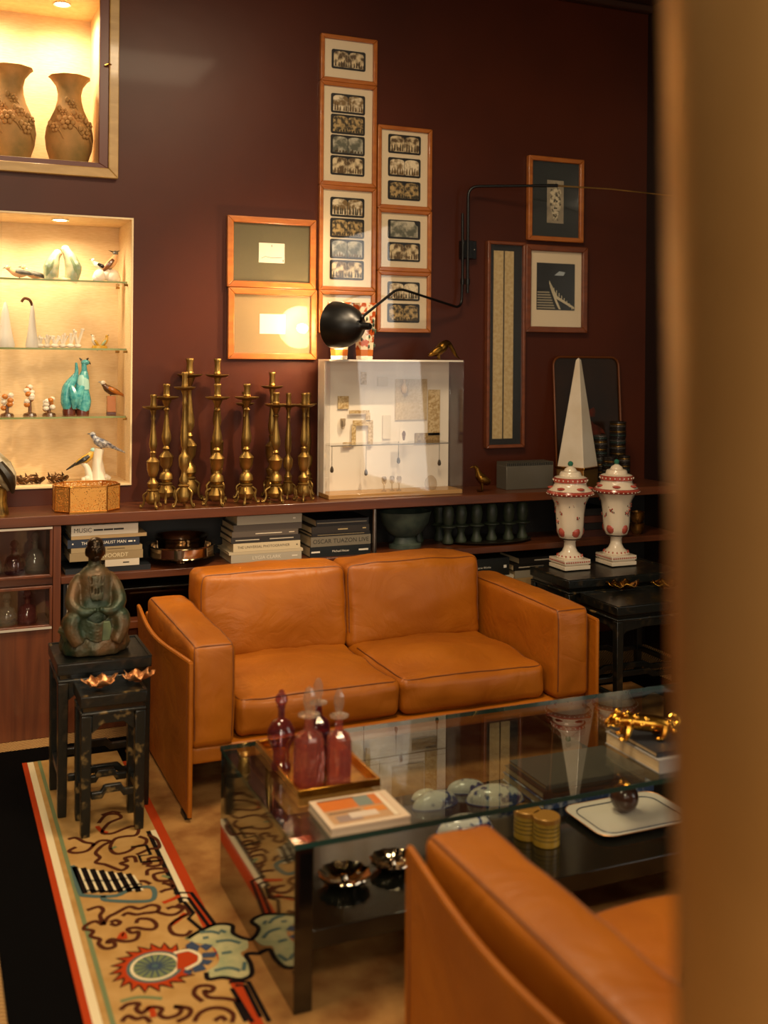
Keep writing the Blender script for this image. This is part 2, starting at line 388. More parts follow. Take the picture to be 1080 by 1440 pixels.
struct(B().box(XR, YF-.1, 0, XR+.1, 0.25, ZC).box(XR, 1.65, 0, XR+.1, WY, ZC).box(XR, 0.25, 0, XR+.1, 1.65, 0.45).box(XR, 0.25, 2.65, XR+.1, 1.65, ZC).build('wall_right', mat('wall_black', '#1A0D09', 0.35, coat=0.2), smooth=False))
struct(B().box(XL-.1, YF-.1, 0, XL, WY, ZC).build('wall_left', wallm))
struct(B().box(XL, YF-.1, 0, -1.55, YF, ZC).box(-0.25, YF-.1, 0, 0.85, YF, ZC).box(2.15, YF-.1, 0, XR, YF, ZC)
       .box(-1.55, YF-.1, 0, -0.25, YF, 0.7).box(-1.55, YF-.1, 2.8, -0.25, YF, ZC).box(0.85, YF-.1, 0, 2.15, YF, 0.7).box(0.85, YF-.1, 2.8, 2.15, YF, ZC).build('wall_front', wallm, smooth=False))
winm = mat('window_white', '#D8D0C2', 0.45)
for i, (x0, x1) in enumerate(((-1.55, -0.25), (0.85, 2.15))):
    w = struct(B().ring(x0, 0.7, x1, 2.8, 0.05, YF-.08, YF-.02).box((x0+x1)/2-.02, YF-.07, 0.75, (x0+x1)/2+.02, YF-.03, 2.75).build('window_%d' % (i+1), winm, smooth=False))
w3 = B()
for a, c in (((0.25, 0.45), (1.65, 0.5)), ((0.25, 2.6), (1.65, 2.65)), ((0.25, 0.5), (0.30, 2.6)), ((1.60, 0.5), (1.65, 2.6)), ((0.93, 0.5), (0.97, 2.6))):
    w3.box(XR+.02, a[0], a[1], XR+.07, c[0], c[1])
struct(w3.build('window_3', winm, smooth=False))
struct(B().box(0.85+1.2, WY-.02, 0, XR, WY, 0.09).build('baseboard_back', mat('black_skirting', '#140B08', 0.4)))
struct(B().box(XL, WY-.05, ZC-.04, XR, WY, ZC).build('trim_1', mat('brown_ceiling', '#3A2216', 0.5), bevel=0.01))

# ------------------------------------------------------------ worktop and shelving along the back wall
wt = B().box(-0.9, LY, LZ-.042, XR-.001, WY-.0005, LZ).build('wooden_worktop', walnut, bevel=0.003)
tag(wt, 'long dark walnut worktop running along the burgundy wall above the books', 'worktop')
MZ = 0.645           # top of the middle shelf
def sx(px, py=780): return py_(px, py, LY).x
u0, u1, u2 = sx(75), sx(86), py_(526.5, 740, LY+.03).x
# glazed cabinet on the far left
gc = T('glazed_cabinet', 'low walnut cabinet with glass panes and perfume bottles inside, left of the books', 'cabinet', ((u0-.9)/2, 4.65, 0))
gx, gy = (u0-.9)/2, 4.65
hw = (u0+.9)/2
B().box(-hw, LY-gy+.012, 0.0, hw, .148, 0.44).build('base_panel', walnut_v, gc, bevel=0.002)
B().box(-hw, .128, .441, hw, .148, LZ-.0425).box(-hw, LY-gy+.012, .441, -hw+.02, .127, LZ-.0425).build('case_back', walnut_v, gc, smooth=False)
B().box(-hw+.0205, LY-gy+.03, MZ-.03, hw, .127, MZ).build('inner_shelf', walnut, gc, smooth=False)
for z0, z1 in ((0.445, MZ-.032), (MZ+.002, LZ-.045)):
    dr = B().ring(-hw, z0, hw-.002, z1, 0.012, LY-gy+.002, LY-gy+.018).build('door_frame', walnut_v, gc, bevel=0.002)
    B().box(-hw+.0125, LY-gy+.008, z0+.0125, hw-.0145, LY-gy+.011, z1-.0125).build('door_glass', GLASS, dr, smooth=False)
B().box(-hw, LY-gy-.002, LZ-.053, hw-.004, LY-gy+.0015, LZ-.045).build('upper_glide', mat('glide_white', '#B9B0A2', 0.3), gc, smooth=False)
B().box(-hw, LY-gy-.002, 0.441, hw-.004, LY-gy+.0015, 0.450).build('lower_glide', MATS['glide_white'], gc, smooth=False)
# open bookcase
ob = T('open_bookcase', 'open walnut bookcase with two long shelves of books behind the leather sofa', 'bookcase', ((u0+XR)/2, 4.65, 0))
ox = (u0+XR)/2
B().box(u0-ox+.0005, LY-4.65+.006, 0.0, u1-ox, .148, LZ-.0425).build('upright', walnut_v, ob, bevel=0.002)
B().box(u1-ox+.0005, LY-4.65+.004, MZ-.03, XR-ox-.002, .139, MZ).build('middle_shelf', walnut, ob, bevel=0.002)
B().box(u1-ox+.0005, LY-4.65+.004, 0.41, XR-ox-.3, .139, 0.44).build('lower_shelf', walnut, ob, bevel=0.002)
B().box(u1-ox+.0005, LY-4.65+.03, 0.0, u2-ox-.1, LY-4.65+.05, 0.4095).build('base_panel', walnut_v, ob, bevel=0.002)
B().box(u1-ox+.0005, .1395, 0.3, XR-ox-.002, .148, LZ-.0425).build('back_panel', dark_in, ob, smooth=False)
for x in (u2, 3.24):
    for z0, z1 in ((0.0, 0.4095), (0.4405, MZ-.0305), (MZ+.0005, LZ-.0425)):
        B().lathe([(0.011, z0), (0.011, z1)], (x-ox, LY-4.65+.03, 0), 12).build('steel_post', steel, ob)
B().lathe([(0.011, 0.0), (0.011, 0.4095)], (3.2-ox, .06, 0), 12).build('steel_post', steel, ob)

# ------------------------------------------------------------ carpets
FZ = 0.0125          # top of the patterned rug
cp = B().box(0.19, 1.0, 0.0005, 3.3, 4.385, 0.006).build('black_carpet', mat('black_pile', '#060505', 0.95, bump=0.4, bscale=300))
tag(cp, 'plain black carpet lying under the patterned rug', 'carpet')
field = mat('tan_wool', '#805229', 0.95, 0, '#A67944', 9, 0.35, 0.65, 0.3, 250)
creamw = mat('cream_wool', '#A67E46', 0.95, 0, '#B48E56', 14, bump=0.3, bscale=250)
redw = mat('red_wool', '#A63A16', 0.95, bump=0.3, bscale=250)
blackw = mat('dark_wool', '#1A1210', 0.95, bump=0.3, bscale=250)
brownw = mat('brown_wool', '#4A2414', 0.95, bump=0.3, bscale=250)
whitew = mat('white_wool', '#D8C7A0', 0.95, bump=0.3, bscale=250)
greenw = mat('green_wool', '#6E7852', 0.95, bump=0.3, bscale=250)
tealw = mat('teal_wool', '#4C605C', 0.95, bump=0.3, bscale=250)
bluew = mat('blue_wool', '#3A4458', 0.95, bump=0.3, bscale=250)
for k_ in MATS:
    if k_.endswith('wool') or k_.endswith('pile'): MATS[k_].node_tree.nodes['Principled BSDF'].inputs['Specular IOR Level'].default_value = 0.05
rug = T('patterned_rug', 'large tan wool rug with a Chinese patterned border beside the black carpet', 'rug', (0, 0, 0))
RX0, RX1, RY0, RY1 = 0.35, 3.1, 1.3, 4.22
B().box(RX0+.04, RY0, 0.0062, 0.70, RY1, FZ).build('border_ground', creamw, rug, smooth=False)
B().box(0.7302, RY0, 0.0062, RX1, RY1, FZ).build('field', field, rug, smooth=False)
B().box(RX0, RY0, 0.0062, RX0+.018, RY1, FZ+.001).build('red_edge', redw, rug, smooth=False)
B().box(RX0+.0182, RY0, 0.0062, RX0+.0398, RY1, FZ).build('white_edge', whitew, rug, smooth=False)
B().box(RX0+.055, RY0, FZ-.002, RX0+.067, RY1, FZ+.001).build('green_line', greenw, rug, smooth=False)
B().box(0.7002, RY0, 0.0062, 0.730, RY1-.12, FZ+.0008).build('red_line', redw, rug, smooth=False)
B().box(0.683, 2.98, FZ-.002, 0.6998, 3.47, FZ+.0008).build('white_line', whitew, rug, smooth=False)
B().box(0.669, 2.98, FZ-.002, 0.6828, 3.47, FZ+.001).build('black_line', blackw, rug, smooth=False)
def R(c): return pz_(c[0]/2.4545, 1040+c[1]/2.4545, FZ)
def smoothp(p, k=4):
    out = []
    for i in range(len(p)-1):
        a, b_, c, d = p[max(i-1, 0)], p[i], p[i+1], p[min(i+2, len(p)-1)]
        for j in range(k):
            t = j/k
            out.append(tuple(0.5*((2*b_[q])+(-a[q]+c[q])*t+(2*a[q]-5*b_[q]+4*c[q]-d[q])*t*t+(-a[q]+3*b_[q]-3*c[q]+d[q])*t**3) for q in (0, 1)))
    out.append(p[-1]); return out
def stroke(pts, m, w=0.011, name='motif_line', closed=False, curve=True, z=0.0):
    p = [R(q) for q in (smoothp(pts) if curve else pts)]
    B().ribbon(p, w, FZ-.001, FZ+.0014+z, closed).build(name, m, rug, smooth=False, normals=False)
def patch(pts, m, name='motif_patch', z=0.0007, curve=False):
    p = [R(q) for q in (smoothp(pts+[pts[0]])[:-1] if curve else pts)]
    B().prism([(q.x, q.y) for q in p], FZ-.001, FZ+z, 'xy').build(name, m, rug, smooth=False)
# comb motif
for i in range(7):
    x = 256+i*31; y = 440+i*4
    stroke([(x, y), (x+38, y+92-i*5)], blackw, 0.016, 'comb_tooth', curve=False)
    stroke([(x+15, y+6), (x+49, y+88-i*5)], whitew, 0.010, 'comb_gap', curve=False)
stroke([(250, 436), (275, 525), (300, 540), (400, 540), (455, 515), (525, 512), (528, 552), (470, 560), (365, 555), (358, 540)], tealw, 0.015, 'comb_back')
stroke([(300, 522), (400, 524), (440, 505), (490, 500)], blackw, 0.009)
stroke([(290, 488), (380, 488), (440, 480)], blackw, 0.008)
# scrolls (traced outlines of clouds and dragons)
sc = [
 [(235,345),(262,340),(292,355),(322,362),(300,385),(258,392),(238,385),(262,372)],
 [(340,290),(365,262),(405,258),(418,270),(395,280),(372,292),(352,322),(385,325),(420,312)],
 [(350,262),(388,250),(415,255)],
 [(420,312),(455,300),(478,305),(470,330),(430,335),(395,345),(380,375),(400,395),(440,388),(470,370),(500,362),(505,345),(480,335)],
 [(318,370),(345,350),(380,352),(352,368),(330,392),(345,408),(330,425),(362,432),(388,442),(420,452),(440,438),(415,428),(440,420),(430,410),(462,405),(470,425)],
 [(512,330),(540,345),(550,375),(518,378),(490,390),(470,398)],
 [(490,430),(520,428),(512,412),(545,408),(556,430),(530,438),(505,436)],
 [(508,470),(512,450),(560,446),(576,456),(545,462),(530,470),(545,488),(590,490),(598,512),(570,520),(552,528)],
 [(480,490),(500,490),(520,500)],[(600,510),(580,500),(560,496)],
 [(300,590),(340,578),(356,590),(345,610),(358,640),(330,628),(300,640),(290,655),(322,662),(312,680),(345,690),(340,705),(362,722),(395,716),(392,700),(370,702),(385,690),(430,698),(470,690),(478,665),(455,668),(440,655),(470,650),(498,655),(530,655),(540,640),(520,622),(480,620),(470,635)],
 [(358,640),(372,615),(400,600),(445,578),(480,585),(520,572),(548,578),(540,595),(500,600),(470,605),(440,600),(422,610)],
 [(540,595),(580,606),(610,602),(630,585),(600,578),(575,585)],[(380,632),(398,625),(415,632),(400,642),(382,636)],
 [(610,570),(640,580),(652,600),(625,615),(600,630),(585,650),(600,672),(640,676),(660,660)],
 [(415,935),(440,915),(480,912),(470,930),(490,945),(520,925),(560,930),(550,950),(575,962),(615,950),(625,930),(600,922),(655,930),(650,955),(610,975)],
 [(700,905),(670,880),(680,855),(715,850),(738,858),(725,872),(705,868),(720,890),(780,895),(830,905)],
 [(670,975),(690,945),(730,928),(775,930),(805,950),(800,978)],[(740,972),(765,958),(780,972)],
 [(420,975),(440,955),(470,965),(500,960),(520,978)],
]
for s_ in sc: stroke(s_, brownw, 0.012)
for s_ in ([(335,300),(352,318),(372,322)], [(410,690),(425,668),(432,690)], [(590,640),(612,625),(640,600)], [(505,925),(525,935),(530,960)], [(562,565),(600,550),(620,540)]):
    stroke(s_, redw, 0.014)
for s_ in ([(415,905),(480,890),(560,895)], [(560,470),(585,478)], [(380,380),(400,370)], [(640,690),(690,660)]): stroke(s_, greenw, 0.010)
# fret steps along the inner border
for fr in ([(452,372),(505,366),(520,398),(480,402),(488,424),(558,418)], [(600,530),(660,530),(742,640)], [(622,548),(650,548),(722,648)], [(635,560),(668,600),(650,618),(700,660)],
           [(742,640),(715,646)], [(790,838),(858,838),(930,975)], [(812,850),(845,850),(900,960)], [(800,860),(842,930),(872,978)], [(830,905),(812,905),(850,975)]):
    stroke(fr, blackw, 0.011, 'fret_line', curve=False)
# sun disc
c0 = R((535, 785)); ax = Vector((1, 0)); rr = (R((612, 778)).xy-R((458, 795)).xy).length/2
def circ(r, n, jag=0.0, off=0.0):
    return [(c0.x+(r*(1+(jag if i % 2 else 0)))*math.cos(2*PI*i/n+off), c0.y+(r*(1+(jag if i % 2 else 0)))*math.sin(2*PI*i/n+off)) for i in range(n)]
star = B(); pts = []
for i in range(20):
    a = 2*PI*i/20
    pts += [(c0.x+rr*1.55*math.cos(a), c0.y+rr*1.55*math.sin(a)), (c0.x+rr*2.0*math.cos(a+.22), c0.y+rr*2.0*math.sin(a+.22)), (c0.x+rr*1.5*math.cos(a+.25), c0.y+rr*1.5*math.sin(a+.25))]
star.prism(pts, FZ-.001, FZ+.0010, 'xy'); star.build('sun_rays', redw, rug, smooth=False)
B().ribbon([Vector((p[0], p[1], 0)) for p in pts], 0.006, FZ-.001, FZ+.0016, True).build('sun_outline', brownw, rug, smooth=False, normals=False)
for r, m, z in ((1.28, tealw, .0014), (1.12, whitew, .0018), (0.98, greenw, .0022), (0.35, tealw, .0026)):
    B().prism(circ(rr*r, 32), FZ-.001, FZ+z, 'xy').build('sun_ring', m, rug, smooth=False)
pb = B()
for i in range(16):
    a = 2*PI*i/16; pb.ribbon([(c0.x+rr*.15*math.cos(a), c0.y+rr*.15*math.sin(a)), (c0.x+rr*.95*math.cos(a), c0.y+rr*.95*math.sin(a))], 0.004, FZ, FZ+.003)
pb.build('sun_spokes', bluew, rug, smooth=False, normals=False)
patch([(612,742),(650,733),(684,748),(682,770),(640,792),(610,796)], redw, 'lotus_heart', .0024)
stroke([(600,740),(650,730),(688,748),(684,772),(640,796)], whitew, 0.010, z=.001)
for q in ([(640,712),(662,698),(690,715),(680,735),(650,728)], [(690,715),(708,706),(735,712),(712,730)], [(700,738),(752,735),(740,752),(690,755)], [(690,758),(735,765),(720,778),(682,775)], [(660,782),(700,778),(712,795),(670,805)], [(640,795),(665,800),(655,815),(632,805)]):
    patch(q, bluew, 'lotus_petal', .0018)
patch([(648,688),(680,668),(742,640),(800,642),(805,670),(850,690),(855,720),(830,740),(865,775),(868,812),(830,830),(770,822),(720,828),(712,805),(755,770),(740,720),(690,705),(660,700)], mat('pale_green_wool', '#B3A878', 0.95, 0, '#8E9268', 20), 'cloud', .0012, True)
stroke([(648,688),(680,668),(742,640),(800,642),(805,670),(850,690),(900,690)], blackw, 0.013)
stroke([(900,740),(850,742),(865,775),(868,812),(830,830),(770,822),(720,828),(712,805)], blackw, 0.013)
for s_ in ([(690,668),(730,665),(760,672)], [(745,700),(790,695),(830,705)], [(765,740),(800,735)], [(740,800),(790,790),(830,800)], [(760,660),(780,668)], [(700,688),(720,684)], [(845,770),(840,800)]): stroke(s_, tealw, 0.010, z=.001)
# ------------------------------------------------------------ sofas
def piping(cb_, lines, r=0.0027):
    # welt cord laid exactly on the cushion's surface
    tree = BVHTree.FromPolygons(cb_.v, cb_.f); p = B()
    for pts in lines:
        d = []
        for i in range(len(pts)-1):
            a, c = Vector(pts[i]), Vector(pts[i+1]); n = max(2, int((c-a).length/.02))
            d += [a+(c-a)*j/n for j in range(n)]
        d.append(Vector(pts[-1])); q = [tree.find_nearest(v)[0] for v in d]
        q = [q[0]]+[(q[i-1]+q[i]*2+q[i+1])/4 for i in range(1, len(q)-1)]+[q[-1]]
        p.tube(q, r, 6)
    return p
def make_sofa(label, loc, rz, group, seed=0):
    # local frame: x along the sofa (centre 0), y = 0 at the front edge, + to the back
    t = T('leather_sofa', label, 'sofa', loc, rz, group)
    HW = 0.80; D = 0.87
    for sg in (-1, 1):
        # stiff saddle-leather side panel, its top edge bowed outwards
        n, m = 16, 12; outer = []; inner = []
        for i in range(n+1):
            y = D*i/n
            for j in range(m+1):
                z = 0.015+0.505*j/m; w = (j/m)**3*(math.sin(PI*min(1, (i/n)*1.02))**1.0*0.028+0.012*(i/n)) - 0.010*math.exp(-((i/n-.18)/.1)**2)*(j/m)*(1-j/m)*2
                outer.append((sg*(HW+w), y, z - 0.012*(j/m)*math.sin(PI*i/n)**2)); inner.append((sg*(HW-0.014+w), y, z - 0.012*(j/m)*math.sin(PI*i/n)**2))
        vs = outer+inner; N_ = len(outer); fs = []
        for i in range(n):
            for j in range(m):
                a = i*(m+1)+j; q = (a, a+1, a+m+2, a+m+1); fs.append(q); fs.append(tuple(k+N_ for k in q[::-1]))
        for i in range(n):
            for j in (0, m):
                a = i*(m+1)+j; fs.append((a, a+m+1, a+m+1+N_, a+N_))
        for j in range(m):
            for i in (0, n):
                a = i*(m+1)+j; fs.append((a, a+1, a+1+N_, a+N_))
        sp = B().add(vs, fs).build('side_panel', leather, t, bevel=0.003, ang=50)
        edge = [((outer[i*(m+1)+m][0]+inner[i*(m+1)+m][0])/2, outer[i*(m+1)+m][1], outer[i*(m+1)+m][2]) for i in range(n+1)]
        fr = [((outer[j][0]+inner[j][0])/2, 0.0, outer[j][2]) for j in range(m+1)]
        B().tube(edge, 0.008, 8).tube(fr, 0.008, 8).build('panel_piping', leather, sp)
        B().tube([(outer[j][0]+sg*.001, 0.018, outer[j][2]) for j in range(1, m+1)], 0.002, 6).build('panel_seam', leather_edge, sp)
        ft = B().box(sg*(HW-.007)-.012, 0.02, 0.0, sg*(HW-.007)+.012, 0.08, 0.0145).build('foot', black_metal, t)
        B().box(sg*(HW-.007)-.012, D-.08, 0.0, sg*(HW-.007)+.012, D-.02, 0.0145).build('foot', black_metal, t)
        # boxy arm cushion
        ax0, ax1 = sorted((sg*(HW-.018), sg*(HW-.018-.152)))
        acb = B().cushion(ax0, 0.035, 0.222, ax1, D-.05, 0.566, 0.024, (0.006, 0.010, 0.012), 14, 0.005, 9, seed+sg)
        z = 0.566+.006; e = .004; lines = []
        for x in (ax0+e, ax1-e):
            lines.append([(x, 0.030, 0.25), (x, 0.030, 0.53), (x, 0.034, z-.006), (x, 0.05, z), (x, 0.3, z), (x, D-.09, z)])
        lines.append([(ax0+e, 0.032, z), (ax1-e, 0.032, z)])
        pp_ = piping(acb, lines); arm = acb.build('arm_cushion', leather, t, weld=True, ang=70); pp_.build('arm_piping', leather_edge, arm)
    bp = B().cushion(-HW+.02, D-.03, 0.10, HW-.02, D-.005, 0.50, 0.010, (0, 0, 0), 6).build('back_panel', leather, t, weld=True, ang=60)
    B().cushion(-HW+.012, 0.06, 0.160, HW-.012, 0.66, 0.218, 0.012, (0, 0, 0), 6).build('seat_rail', leather, t, weld=True, ang=60)
    xs = [(-0.612, -0.002), (0.002, 0.612)]
    for k, (x0, x1) in enumerate(xs):
        scb = B().cushion(x0, 0.075, 0.219, x1, 0.69, 0.352, 0.030, (0.003, 0.014, 0.036), 20, 0.008, 7.0, seed+3+k*5)
        z = 0.352+.01
        pp_ = piping(scb, [[(x0+.002, 0.55, z), (x0+.002, 0.13, z), (x0+.006, 0.075, z), (x1-.006, 0.075, z), (x1-.002, 0.13, z), (x1-.002, 0.55, z)]])
        sc_ = scb.build('seat_cushion', leather, t, weld=True, ang=70); pp_.build('seat_piping', leather_edge, sc_)
        # back cushion, leaning a little
        bc = B().cushion(x0-.002, 0.60, 0.335, x1+.002, 0.815, 0.672, 0.034, (0.003, 0.030, 0.012), 20, 0.009, 6.0, seed+11+k*7)
        bc.v = [(v[0], v[1]+(v[2]-.335)*0.10, v[2]) for v in bc.v]
        z = 0.69; y = 0.615
        pp_ = piping(bc, [[(x0-.002, y-.006, 0.40), (x0-.002, y+.02, 0.62), (x0+.002, y+.02, z-.01), (x0+.04, y+.02, z), (x1-.04, y+.02, z), (x1-.002, y+.02, z-.01), (x1+.002, y+.02, 0.62), (x1+.002, y-.006, 0.40)]])
        bo = bc.build('back_cushion', leather, t, weld=True, ang=70); pp_.build('back_piping', leather_edge, bo)
    return t
make_sofa('tan leather two-seat sofa standing against the bookcase, both seats in full view', (1.607, 3.485, FZ+.0015), 0, 'tan leather sofas')
q = pz_(572, 1190, 0.54)
make_sofa('tan leather sofa in the near foreground, seen from its side panel', (q.x+0.80, q.y, FZ+.0015), PI, 'tan leather sofas', 20)

# ------------------------------------------------------------ coffee table
TZ = 0.412; SZ = 0.19
TX0, TX1, TY0, TY1 = 0.802, 2.42, 2.372, 3.045
ct = T('coffee_table', 'low black lacquer coffee table with a thick glass top between the two leather sofas', 'coffee table', ((TX0+TX1)/2, (TY0+TY1)/2, FZ+.0015))
cx, cy = (TX0+TX1)/2, (TY0+TY1)/2; zb = -(FZ+.0015)
for x0 in (TX0, TX1-.046):
    B().box(x0-cx, TY0-cy, 0, x0+.046-cx, TY1-cy, TZ-.014+zb).build('end_panel', lacquer_mirror, ct, bevel=0.0015)
B().box(TX0+.0465-cx, TY0+.02-cy, SZ-.045+zb, TX1-.0465-cx, TY1-.02-cy, SZ+zb).build('lower_shelf', lacquer, ct, bevel=0.0015)
gt = B(); gt.box(TX0-cx-.002, TY0-cy-.004, TZ-.0135+zb, TX1-cx+.002, TY1-cy+.004, TZ+zb)
gm = gt.build('glass_top', [GLASST, mat('green_glass_side', '#1D3A33', 0.08, coat=0.4)], ct, smooth=False)
for p in gm.data.polygons:
    if abs(p.normal.z) < 0.5: p.material_index = 1

# ------------------------------------------------------------ nests of lacquer tables
def chinese_table(name, label, x0, x1, y0, y1, z, m_leg, group, fret=False):
    cx, cy = (x0+x1)/2, (y0+y1)/2; hx, hy = (x1-x0)/2, (y1-y0)/2; zb = FZ+.0015; h = z-zb
    t = T(name, label, 'side table', (cx, cy, zb), 0, group)
    tp = B().box(-hx, -hy, h-.040, hx, hy, h-.004).build('table_top', lacquer_worn, t, bevel=0.003)
    B().ring(-hx, -hy, hx, hy, 0.010, 0, 0.004).build('raised_edge', lacquer_gilt, tp, loc=(0, 0, h-.0042))
    e = tp.children[0]; e.rotation_euler = (0, 0, 0)
    me = e.data
    for v in me.vertices: v.co = (v.co.x, v.co.z, v.co.y)
    B().box(-hx+.010, -hy+.010, h-.056, hx-.010, hy-.010, h-.0405).build('waist', lacquer, t, smooth=False)
    B().box(-hx+.002, -hy+.002, h-.066, hx-.002, hy-.002, h-.0565).build('moulding', lacquer_gilt, t, bevel=0.003)
    s = 0.034; leg_h = h-.0665
    for sx_ in (-1, 1):
        for sy_ in (-1, 1):
            x, y = sx_*(hx-s/2-.003), sy_*(hy-s/2-.003)
            b = B(); w = s/2
            b.add([(x-w*.8, y-w*.8, 0), (x+w*.8, y-w*.8, 0), (x+w*.8, y+w*.8, 0), (x-w*.8, y+w*.8, 0), (x-w*.85, y-w*.85, .03), (x+w*.85, y-w*.85, .03), (x+w*.85, y+w*.85, .03), (x-w*.85, y+w*.85, .03),
                   (x-w, y-w, leg_h), (x+w, y-w, leg_h), (x+w, y+w, leg_h), (x-w, y+w, leg_h)],
                  [(3,2,1,0), (8,9,10,11)]+[(i, (i+1) % 4, (i+1) % 4+4, i+4) for i in range(4)]+[(i+4, (i+1) % 4+4, (i+1) % 4+8, i+8) for i in range(4)])
            b.build('leg', m_leg, t, bevel=0.003)
    ins = hx-s-.004
    for sy_ in (-1, 1):   # aprons and humped stretchers on the long sides
        y = sy_*(hy-.020)
        B().prism([(-ins, leg_h), (-ins, leg_h-.06), (-ins+.02, leg_h-.045), (-ins*.5, leg_h-.032), (ins*.5, leg_h-.032), (ins-.02, leg_h-.045), (ins, leg_h-.06), (ins, leg_h)], y-.008, y+.008).build('apron', m_leg, t, bevel=0.002)
        zs = 0.115
        B().prism([(-ins, zs), (-ins, zs+.022), (-ins*.55, zs+.022), (-ins*.4, zs+.040), (ins*.4, zs+.040), (ins*.55, zs+.022), (ins, zs+.022), (ins, zs), (ins*.5, zs), (ins*.35, zs+.016), (-ins*.35, zs+.016), (-ins*.5, zs)], y-.009, y+.009).build('stretcher', m_leg, t, bevel=0.002)
    iy = hy-s-.004
    for sx_ in (-1, 1):
        x = sx_*(hx-.020)
        B().prism([(-iy, leg_h), (-iy, leg_h-.05), (-iy*.5, leg_h-.032), (iy*.5, leg_h-.032), (iy, leg_h-.05), (iy, leg_h)], x-.008, x+.008, 'yz').build('apron', m_leg, t, bevel=0.002)
        B().box(x-.009, -iy, 0.115, x+.009, iy, 0.137).build('stretcher', m_leg, t, bevel=0.002)
    return t
NZ1, NZ2 = 0.525, 0.466
chinese_table('lacquer_side_table', 'taller black lacquer table on the left carrying the green seated statue', 0.412, 0.722, 3.665, 3.95, NZ1, lacquer_worn, 'black lacquer nesting tables')
chinese_table('lacquer_side_table', 'lower gilt-worn black lacquer table on the left with two gold leaf dishes', 0.463, 0.672, 3.485, 3.661, NZ2, lacquer_gilt, 'black lacquer nesting tables')
RZ1, RZ2 = 0.57, 0.525
a = pz_(800, 816, RZ1)
chinese_table('lacquer_side_table', 'taller black lacquer table right of the sofa carrying two painted urns', a.x, a.x+0.62, a.y, a.y+.33, RZ1, lacquer_worn, 'black lacquer nesting tables')
a2 = pz_(868, 853, RZ2)
chinese_table('lacquer_side_table', 'lower black lacquer table right of the sofa with two curled gold dishes', a2.x, a2.x+0.52, a2.y, a2.y+.27, RZ2, lacquer_worn, 'black lacquer nesting tables')

# ------------------------------------------------------------ brass column close to the camera
fw = Vector((math.sin(TH), math.cos(TH), 0)); rt = Vector((math.cos(TH), -math.sin(TH), 0))
cc = fw*0.74 + rt*0.301
def colr(z): return 0.094+0.0135*(z-1.14)/0.63
brass_sat = mat('satin_brass', '#B8925A', 0.36, 0.8, '#A47E48', 3, bump=0.02, bscale=30)
cb = B().lathe([(0.0, 0.0), (0.10, 0.0), (0.10, 0.05), (colr(0.06), 0.06)]+[(colr(z), z) for z in (0.4, 0.8, 1.2, 1.6, 2.0, 2.6, 3.2)]+[(colr(3.4), 3.449), (0, 3.449)], (0, 0, 0), 64).build('brass_column', brass_sat, None, (cc.x, cc.y, 0.0005), ang=30)
tag(cb, 'tall blurred brass column at the right edge, close to the viewer', 'column')
# ------------------------------------------------------------ pictures on the back wall
def picture(label, pxs, frame_m, fw_, board_m, depth=0.028, name='framed_picture', group=None, gap=0.0):
    # pxs: left px, top py and bottom py on the left edge, right px
    xl, yt, yb, xr, = pxs
    A = py_(xl, yt, WY); Bm = py_(xl, yb, WY); C = py_(xr, (yt+yb)/2, WY)
    w, h = C.x-A.x, A.z-Bm.z
    t = T(name, label, 'picture', ((A.x+C.x)/2, WY-.001, Bm.z), 0, group)
    hx = w/2
    B().ring(-hx+gap, gap, hx-gap, h-gap, fw_, -depth, 0).build('frame', frame_m, t, bevel=0.004)
    B().box(-hx+fw_, -depth*.45, fw_, hx-fw_, -.001, h-fw_).build('mount_board', board_m, t, smooth=False)
    B().box(-hx+fw_, -depth*.72, fw_, hx-fw_, -depth*.66, h-fw_).build('glass', GLASSP, t, smooth=False)
    return t, hx, h, -depth*.45
def rrect(x0, z0, x1, z1, r, n=4):
    p = []
    for cx_, cz_, a0 in ((x1-r, z1-r, 0), (x0+r, z1-r, PI/2), (x0+r, z0+r, PI), (x1-r, z0+r, 1.5*PI)):
        for i in range(n+1): p.append((cx_+r*math.cos(a0+PI/2*i/n), cz_+r*math.sin(a0+PI/2*i/n)))
    return p
